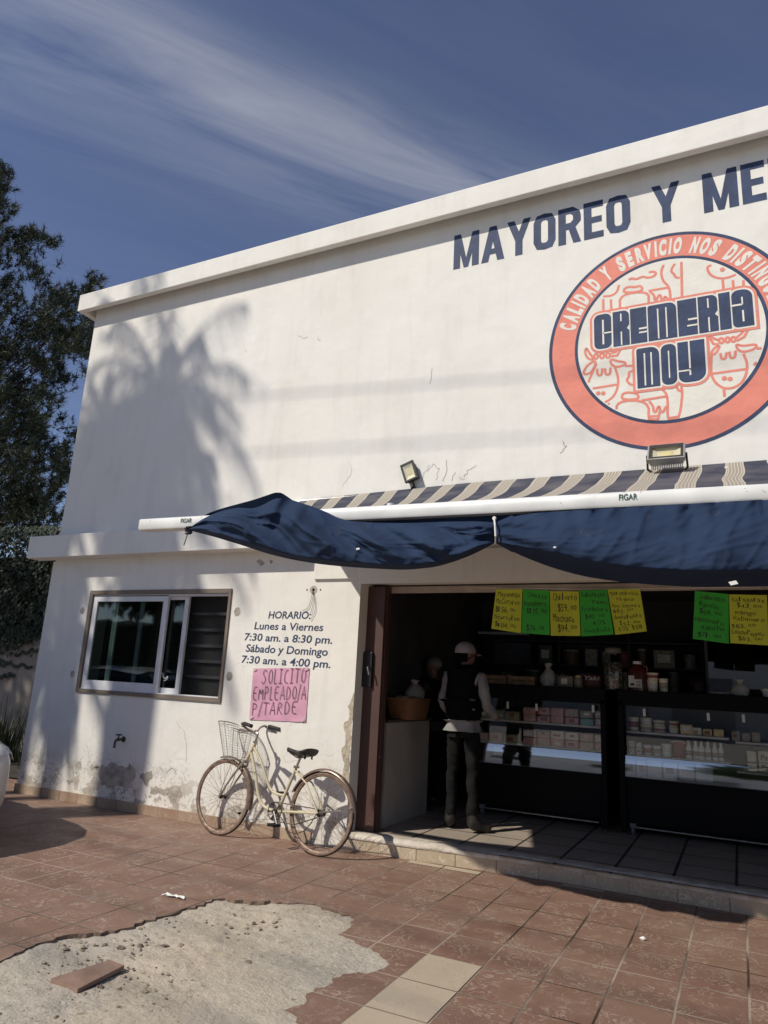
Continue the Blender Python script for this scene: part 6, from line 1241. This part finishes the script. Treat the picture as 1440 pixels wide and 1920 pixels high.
for x, w, zb, zt in ((-6.35, .74, .90, .92), (-6.75, .70, .92, 1.16), (-7.2, .64, .93, 1.40), (-7.9, .62, .94, 1.46), (-8.6, .62, .95, 1.42), (-9.05, .70, .95, 1.15), (-9.2, .74, .94, .97)):
    P.append([(x, YC_ + w * a * (1.14 if z == 0 else 1), zb + (zt - zb) * z) for a, z in ((-1.05, 0), (-1, .55), (-.92, .9), (-.6, 1), (.6, 1), (.92, .9), (1, .55), (1.05, 0))])
mb.grid(P); part(mb, 'windows', DG, car, smooth='full')
mb = MB(); mb.grid([[(q[0], YC_ + (q[1] - YC_) * 1.01, q[2] + .012) for q in r[2:6]] for r in P[2:5]]); part(mb, 'roof', CPT, car, smooth='full')
for sx_, sy_ in ((-6.05, 1), (-6.05, -1), (-8.55, 1), (-8.55, -1)):
    yy = YC_ + sy_ * .80; mb = MB(); mb.lathe((sx_, yy - .1, .31), [(.2, 0), (.30, .01), (.31, .04), (.31, .16), (.30, .19), (.2, .2)], 32, axis=(0, 1, 0)); w_ = part(mb, 'wheel', GRM, car, smooth=True)
    mb = MB(); mb.lathe((sx_, yy + (.085 if sy_ > 0 else -.105), .31), [(.05, .0), (.19, .0), (.205, .02), (.05, .025)], 24, axis=(0, 1, 0)); sub(mb, 'rim', STEEL, w_, smooth=True)
HLM = mat('headlight_lens', (.75, .75, .74), .12, spec=.8)
for s_ in (1, -1):
    mb = MB(); P = []
    for i in range(8):
        t = i / 7; x = -5.36 - .50 * t; w = .70 + .155 * t ** .6; z0 = .615 + .035 * t; z1 = z0 + .03 + .10 * math.sin(math.pi * (.2 + .7 * t)); P.append([(x + .01, YC_ + s_ * (w + .002), z0 - .01), (x - .01, YC_ + s_ * (w - .012), (z0 + z1) / 2), (x - .05, YC_ + s_ * (w - .085), z1 + .01)])
    part(mb.grid(P), 'headlight', HLM, car, smooth='full')
    mb = MB(); mb.lathe((-5.55, YC_ + s_ * .80, .335), [(.075, -.01), (.075, .02), (.055, .005), (.01, .004)], 16, axis=(.6, .8 * s_, 0)); part(mb, 'fog_lamp_recess', BLK, car)
mb = MB(); mb.obox((-5.115, YC_, .44), (.01, 0, 0), (0, .38, 0), (0, 0, .055)); part(mb, 'grille', BLK, car)

for o_ in [car] + list(car.children): pass
car.location.x += CAR_DX

# ------------------------------------------------------------------ garden wall, ivy, grass, trees beyond the corner
GWY = 8.3
gw = thing('garden_wall', 'plain beige garden wall half covered by ivy beyond the building corner', 'wall', loc=(-12, GWY, 0))
mb = MB(); mb.box(-26, -7.46, GWY, GWY + .2, 0, 3.3); part(mb, 'wall_face', mat('beige_render', (.30, .265, .225), .9, var=.14, scale=1.5, bump=.4, bscale=20), gw)
structure(MB().quad((-26, 6.42, .02), (-7.46, 6.42, .02), (-7.46, GWY, .02), (-26, GWY, .02)).build('soil', mat('dark_soil', (.05, .04, .03), .95, var=.3, scale=8, bump=1.)))
IVY = leaf_mat('ivy_leaf', (.018, .030, .016), (.05, .062, .038), 9, .15)
def leaf(mb, c, d, n_, ln, w, k=None):
    d = d.normalized(); s_ = d.cross(n_).normalized(); c = Vector(c); mb.add([c, c + d * ln * .45 + s_ * w, c + d * ln, c + d * ln * .45 - s_ * w], [(0, 1, 2, 3)], k)
rr7 = random.Random(5); mb = MB()
def rv(r_=rr7): return Vector((r_.gauss(0, 1), r_.gauss(0, 1), r_.gauss(0, 1))).normalized()
n_ = 0
while n_ < 9000:
    u, v = rr7.uniform(-90, 118), rr7.uniform(985, 1262)
    lim = 1205 + 22 * MN.noise(Vector((u * .02, 1, 2))) + (-.35 * u if u > 40 else 0)
    if v > lim and rr7.random() > math.exp(-(v - lim) / 9): continue
    dep = .06 + .55 * max(0, (1190 - v) / 200) * rr7.random() ** .6; p = at(u, v, GWY - dep)
    leaf(mb, p, Vector((rr7.gauss(0, .6), -.3, -1 + rr7.gauss(0, .4))), Vector((rr7.gauss(0, .5), -1, rr7.gauss(.2, .5))).normalized(), rr7.uniform(.05, .085), rr7.uniform(.022, .036)); n_ += 1
ivy = thing('ivy', 'dark ivy hanging over the top of the beige garden wall', 'ivy', loc=(-12, GWY, 3)); part(mb, 'leaves', IVY, ivy)
mb = MB()
for (u0, v0, u1, v1) in ((0, 1222, 62, 1196), (0, 1243, 58, 1247), (0, 1266, 26, 1262), (30, 1225, 70, 1215), (-40, 1250, 20, 1236)):
    pts = [at(u0 + (u1 - u0) * i / 14, v0 + (v1 - v0) * i / 14 + 3 * math.sin(i * 1.1), GWY - .02) for i in range(15)]; mb.k = 0; mb.tube(pts, .004, 4)
    for p in pts:
        for q in range(2): leaf(mb, p, Vector((rr7.gauss(0, .5), -.2, -1)), Vector((rr7.gauss(0, .3), -1, .2)).normalized(), .06, .028, 1)
part(mb, 'trailing_stems', [mat('ivy_stem', (.05, .035, .025), .8), IVY], ivy)
GRS = leaf_mat('strap_leaf', (.02, .032, .014), (.05, .065, .03), 6, .2)
for gi, (gx, gy, nb, lab) in enumerate(((-8.75, 7.2, 240, 'dark clump of tall strap-leaved grass nearest the building corner'), (-9.9, 7.35, 240, 'dark clump of tall strap-leaved grass at the left picture edge'), (-8.0, 6.75, 140, 'low tuft of grass at the foot of the building corner'))):
    mb = MB(); hh = (.95, 1.05, .45)[gi]
    for _ in range(nb):
        a = rr7.uniform(0, 6.28); r = rr7.uniform(0, .45); b0 = Vector((gx + r * math.cos(a), gy + r * .6 * math.sin(a), .02)); ln = hh * rr7.uniform(.55, 1.1); out = Vector((math.cos(a), math.sin(a), 0)) * rr7.uniform(.05, .5) * ln; P = []
        s_ = Vector((-math.sin(a), math.cos(a), 0)) * rr7.uniform(.006, .013)
        for i in range(5): t = i / 4; c = b0 + out * t * t + Vector((0, 0, ln * (t - .25 * t * t * rr7.uniform(.3, 1.6)))); P.append([c - s_ * (1 - t * .93), c + s_ * (1 - t * .93)])
        mb.grid(P)
    t = thing('grass_clump', lab, 'grass', 'grass clumps beside the building corner', loc=(gx, gy, .02)); part(mb, 'blades', GRS, t)
# pine: needle tufts on limbs
PIN = leaf_mat('pine_needles', (.011, .021, .014), (.056, .066, .034), 1.6, .12); BARK = mat('grey_brown_bark', (.09, .07, .055), .95, var=.3, scale=12, bump=.8)
MASK = [(-200, 250), (-60, 260), (8, 312), (18, 330), (14, 372), (20, 400), (17, 440), (40, 436), (58, 425), (72, 418), (92, 440), (92, 455), (84, 462), (72, 452), (58, 470), (76, 500), (70, 520), (50, 515), (45, 490), (30, 478), (22, 520), (36, 535), (55, 530), (66, 510), (82, 500), (100, 485), (104, 520), (112, 535), (128, 540), (130, 510), (142, 505), (152, 512), (165, 505), (184, 522), (186, 560), (182, 600), (176, 650), (172, 692), (152, 690), (145, 660), (128, 652), (112, 672), (134, 690), (137, 708), (120, 722), (100, 735), (116, 752), (96, 790), (80, 800), (90, 830), (125, 770), (140, 800), (120, 1010), (-200, 1010)]
def pin(u, v):
    c = False; j = len(MASK) - 1
    for i in range(len(MASK)):
        if (MASK[i][1] > v) != (MASK[j][1] > v) and u < (MASK[j][0] - MASK[i][0]) * (v - MASK[i][1]) / (MASK[j][1] - MASK[i][1]) + MASK[i][0]: c = not c
        j = i
    return c
rr8 = random.Random(17); mb = MB(); wood = MB(); TX, TY = -18.6, 9.9; n_ = 0; cnt = 0
wood.tube([(TX + .1 * math.sin(z), TY, z) for z in (0, 2, 4, 6, 8, 10, 11.5, 12.8)], [.26, .24, .2, .17, .13, .09, .05, .02], 12)
while n_ < 520 and cnt < 60000:
    cnt += 1; u, v = rr8.uniform(-190, 190), rr8.uniform(300, 1005)
    if not pin(u, v): continue
    dens = MN.noise(Vector((u * .022, v * .022, 3))) + .35 * MN.noise(Vector((u * .06, v * .06, 8)))
    if dens < -.36 + (.0 if u < 60 else .10): continue
    y = TY + rr8.gauss(-.3, .55); pc = at(u, v, y); dirn = (Vector((pc.x - TX, pc.y - TY, 0)).normalized() * .6 + Vector((0, 0, .5)) + rv(rr8) * .4).normalized(); edge_ = not (pin(u + 26, v) and pin(u, v - 26))
    for tq in range(8 if edge_ else 11):
        p = pc + Vector((rr8.gauss(0, .17), rr8.gauss(0, .2), rr8.gauss(0, .15))) * (.55 if edge_ else 1.); dn_ = (dirn + rv(rr8) * .45).normalized(); ln = rr8.uniform(.13, .21)
        for q in range(34):
            d = (dn_ * rr8.uniform(.1, 1.) + rv(rr8) * .8).normalized(); s_ = d.cross(rv(rr8)).normalized() * .0085; b = p + dn_ * rr8.uniform(-.12, .09)
            mb.add([b - s_, b + s_, b + d * ln * rr8.uniform(.7, 1.1)], [(0, 1, 2)])
    if n_ % 2 == 0 and not edge_:
        base = Vector((TX, TY, max(1.5, pc.z - .35 * (Vector((pc.x - TX, pc.y - TY, 0)).length) - .3))); m1 = base.lerp(pc, .6) + Vector((0, 0, -.12)); sp_ = smooth_pts([base, m1, pc], 2); wood.tube(sp_, [.02 - .014 * i / (len(sp_) - 1) for i in range(len(sp_))], 5)
    n_ += 1
pine = thing('pine_tree', 'tall dark pine with needle tufts rising behind the left building corner', 'tree', loc=(TX, TY, 0)); part(mb, 'crown', PIN, pine); part(wood, 'trunk', mat('dark_pine_bark', (.03, .025, .02), .95, var=.3, scale=12), pine, smooth='full')
# broadleaf tree added unseen at the left to shade the garden corner
def broadleaf(name, label, base, h, rad, n, lf, seed, grp=None):
    rr9 = random.Random(seed); t = thing(name, label, 'tree', grp, loc=base); base = Vector(base); mb = MB(); wood = MB(); wood.tube([base, base + Vector((.1, 0, h * .3)), base + Vector((-.05, .1, h * .55)), base + Vector((0, 0, h * .8))], [.25, .2, .14, .05], 10)
    clumps = []
    for i in range(26):
        d = rv(rr9); d.z = d.z * .7; c = base + Vector((0, 0, h * .72)) + Vector((d.x * rad, d.y * rad, d.z * h * .28)) * rr9.uniform(.45, 1.); clumps.append(c); wood.tube([base + Vector((0, 0, h * rr9.uniform(.35, .65))), c], [.06, .015], 5)
    for i in range(n):
        c = rr9.choice(clumps); p = c + rv(rr9) * rad * .34 * rr9.random() ** .4; leaf(mb, p, rv(rr9) + Vector((0, 0, -.6)), rv(rr9), lf * rr9.uniform(.7, 1.2), lf * .28)
    part(mb, 'crown', leaf_mat('broad_leaf', (.025, .05, .018), (.06, .095, .032), 1.2, .3) if 'broad_leaf' not in MATS else MATS['broad_leaf'], t); part(wood, 'trunk', BARK, t, smooth='full'); return t
broadleaf('added_shade_tree', 'broad leafy tree added unseen left of the parked car to shade the garden corner', (-15.6, 2.6, 0), 9.5, 2.9, 9000, .2, 4)
# palms left of the view: their shadow lies on the white facade
PF = leaf_mat('palm_frond', (.03, .055, .02), (.06, .085, .03), 1.5, .2); PD = mat('dry_frond', (.20, .15, .09), .85, var=.2); PT = mat('palm_trunk_bark', (.16, .13, .10), .95, var=.25, scale=10, bump=1.)
def palm(base, crown_z, n, L_, seed, lean=(0, 0), lo=-.5, lab='', tr=1.):
    rr9 = random.Random(seed); t = thing('palm_tree', lab, 'tree', 'palms beside the parked car', loc=base); base = Vector(base); top = base + Vector((lean[0], lean[1], crown_z))
    mb = MB(); mb.tube([base.lerp(top, i / 8) for i in range(9)], [q * tr for q in (.27, .24, .22, .21, .2, .2, .21, .22, .2)], 14); part(mb, 'trunk', PT, t, smooth='full')
    mb = MB()
    for f in range(n):
        az = f * 2.39996 + rr9.uniform(-.3, .3); el = lo + (1.35 - lo) * ((f + .5) / n) ** .9; ln = L_ * rr9.uniform(.8, 1.1); hd_ = Vector((math.cos(az), math.sin(az), 0)); pts = []; p = top + Vector((0, 0, .1)); e_ = el
        for i in range(15): pts.append(p.copy()); p = p + (hd_ * math.cos(e_) + Vector((0, 0, math.sin(e_)))) * (ln / 14); e_ -= (.085 + .05 * i / 14) * (1.25 if el > .3 else 1.)
        mb.tube(pts, [.022 - .0013 * i for i in range(15)], 4)
        side = hd_.cross(Vector((0, 0, 1)))
        for i in range(2, 15):
            for kq in range(3):
                c = pts[i - 1].lerp(pts[i], kq / 3)
                for s_ in (-1, 1):
                    d = side * s_ * rr9.uniform(.15, .6) + Vector((0, 0, -rr9.uniform(.7, 1.2))) + (pts[i] - pts[i - 1]).normalized() * .45; l2 = L_ * .33 * math.sin(math.pi * (.12 + .80 * i / 15)) * rr9.uniform(.8, 1.15); d.normalize(); w = hd_.cross(d).normalized() * rr9.uniform(.008, .014)
                    m_ = c + d * l2 * .55; e2 = c + d * l2 + Vector((0, 0, -l2 * .18)); mb.add([c - w, c + w, m_ + w, m_ - w, e2], [(0, 1, 2, 3), (3, 2, 4)])
    part(mb, 'fronds', PF, t)
    mb = MB()
    for f in range(26):
        az = f * 2.39996; hd_ = Vector((math.cos(az), math.sin(az), 0)); p = top + Vector((0, 0, -.1)) + hd_ * .2; ln = rr9.uniform(.8, 1.5); e2 = p + hd_ * .22 + Vector((0, 0, -ln)); side = hd_.cross(Vector((0, 0, 1)))
        for q in range(9): d = (e2 - p).normalized() * ln * rr9.uniform(.5, 1.) + side * rr9.uniform(-.25, .25); mb.add([p - side * .02, p + side * .02, p + d], [(0, 1, 2)])
    part(mb, 'dry_skirt', PD, t); return t
dP = 6.2
def sunward(x, z, d): return Vector((x - .62 * d, WY - d, z + 1.12 * d))
c1_ = sunward(-6.0, 4.5, dP); palm((c1_.x, c1_.y, 0), c1_.z, 34, 1.7, 3, lab='palm with arching fronds just left of the view beside the parked car')
c2_ = sunward(-6.95, 4.0, 6.8); palm((c2_.x, c2_.y, 0), c2_.z, 32, 1.3, 8, tr=.6, lab='dense second palm farther left beside the parked car')
c3_ = sunward(-5.75, 2.95, 5.6); palm((c3_.x, c3_.y, 0), c3_.z, 26, 1.5, 12, lo=-.7, lab='low palm nearest the facade, left of the view')
c4_ = sunward(-7.45, 3.2, 5.7); palm((c4_.x, c4_.y, 0), c4_.z, 30, 1.1, 21, lo=-.9, tr=.6, lab='bushy middle palm beside the parked car, between the taller palms')
c5_ = sunward(-7.0, 1.55, 4.0); palm((c5_.x, c5_.y, 0), c5_.z, 20, .95, 31, lo=-.6, tr=.3, lab='slender small palm between the car and the street')
# overhead cables behind the viewer: soft lines of shade on wall and paving
CBL = mat('black_cable', (.02, .02, .02), .7)
def cable(pts, r, lab): mb = MB(); mb.tube(pts, r, 6); tag(mb.build('overhead_cable', CBL), lab, 'cable', 'overhead street cables')
for i, (za, zb_, d) in enumerate(((4.47, 4.18, 5.3), (3.80, 3.57, 5.6))):
    a, b = sunward(-4.99, za, d), sunward(-1.36, zb_ + (.03 if i else 0), d); dv = (b - a); cable([a + dv * t + Vector((0, 0, .012 * (t * t - t))) for t in (-4, -3, -2, -1, 0, .5, 1, 2, 3)], .009, ['upper overhead cable along the street above the forecourt', 'lower overhead cable along the street above the forecourt'][i])
for i, (yg, sl) in enumerate(((2.75, .10), (3.45, .12), (4.25, .13), (4.75, .10))):
    zc = 7.6 + .25 * i; yc = yg - zc / 1.12; xs = -.62 * zc / 1.12; cable([(x + xs, yc - sl * (x + 2), zc + .02 * abs(x) * .2) for x in (-14, -8, -4, -2, 0, 3, 8, 14)], .010 if i % 2 else .014, f'street cable high behind the viewer, {ORD[i]} counted from the street side')
# other side of the street, behind the viewer: what the glass in the shop mirrors
hs = thing('street_house', 'pale house across the street behind the viewer', 'house', loc=(-4, -18, 0))
mb = MB(); mb.box(-18, 10, -24, -18, 0, 5.2); part(mb, 'wall', mat('pale_house_render', (.80, .79, .76), .9, var=.1, scale=1), hs)
mb = MB(); mb.box(-18.2, 10.2, -24.2, -17.8, 5.2, 5.45); part(mb, 'roof', mat('roof_edge', (.4, .36, .32), .9), hs)
for x in (-15, -10.5, -6, 2, 6.5): mb = MB(); mb.box(x, x + 1.6, -18.03, -17.99, 2.9, 4.2); part(mb, 'window', DG, hs)
mb = MB(); mb.box(-2.6, -.2, -18.03, -17.99, 0, 2.4); part(mb, 'door', mat('grey_garage_door', (.25, .25, .25), .6), hs)
for i, (x, y) in enumerate(((-24, -13), (-29, -11), (-35, -12), (1.4, -9))):
    broadleaf('street_tree', ('big leafy street tree across the road, nearest the pale house', 'second leafy street tree across the road, behind the viewer', 'farthest leafy street tree across the road, behind the viewer', 'smaller leafy street tree in front of the pale house')[i], (x, y, 0), (9, 9.5, 10, 6.5)[i], 3.9 if i < 3 else 2.2, 3600, .7, 30 + i, 'street trees across the road')
mb = MB(); P = []
for i in range(60):
    x = -48 + 29 * i / 59; P.append([(x, -19 + 1.0 * math.cos(a) + .3 * MN.noise(Vector((x, a * 2, 0))), max(0, 2.0 + 2.2 * math.sin(a) + .5 * MN.noise(Vector((x * .9, a * 2, 5))))) for a in [math.pi * j / 10 - .6 for j in range(13)]])
hg = thing('hedge', 'long dark clipped hedge along the far side of the street', 'hedge', loc=(-33, -19, 0)); part(mb.grid(P), 'foliage', mat('dark_hedge', (.03, .045, .022), .9, var=.4, scale=6, bump=1.), hg)
bpy.context.view_layer.update()
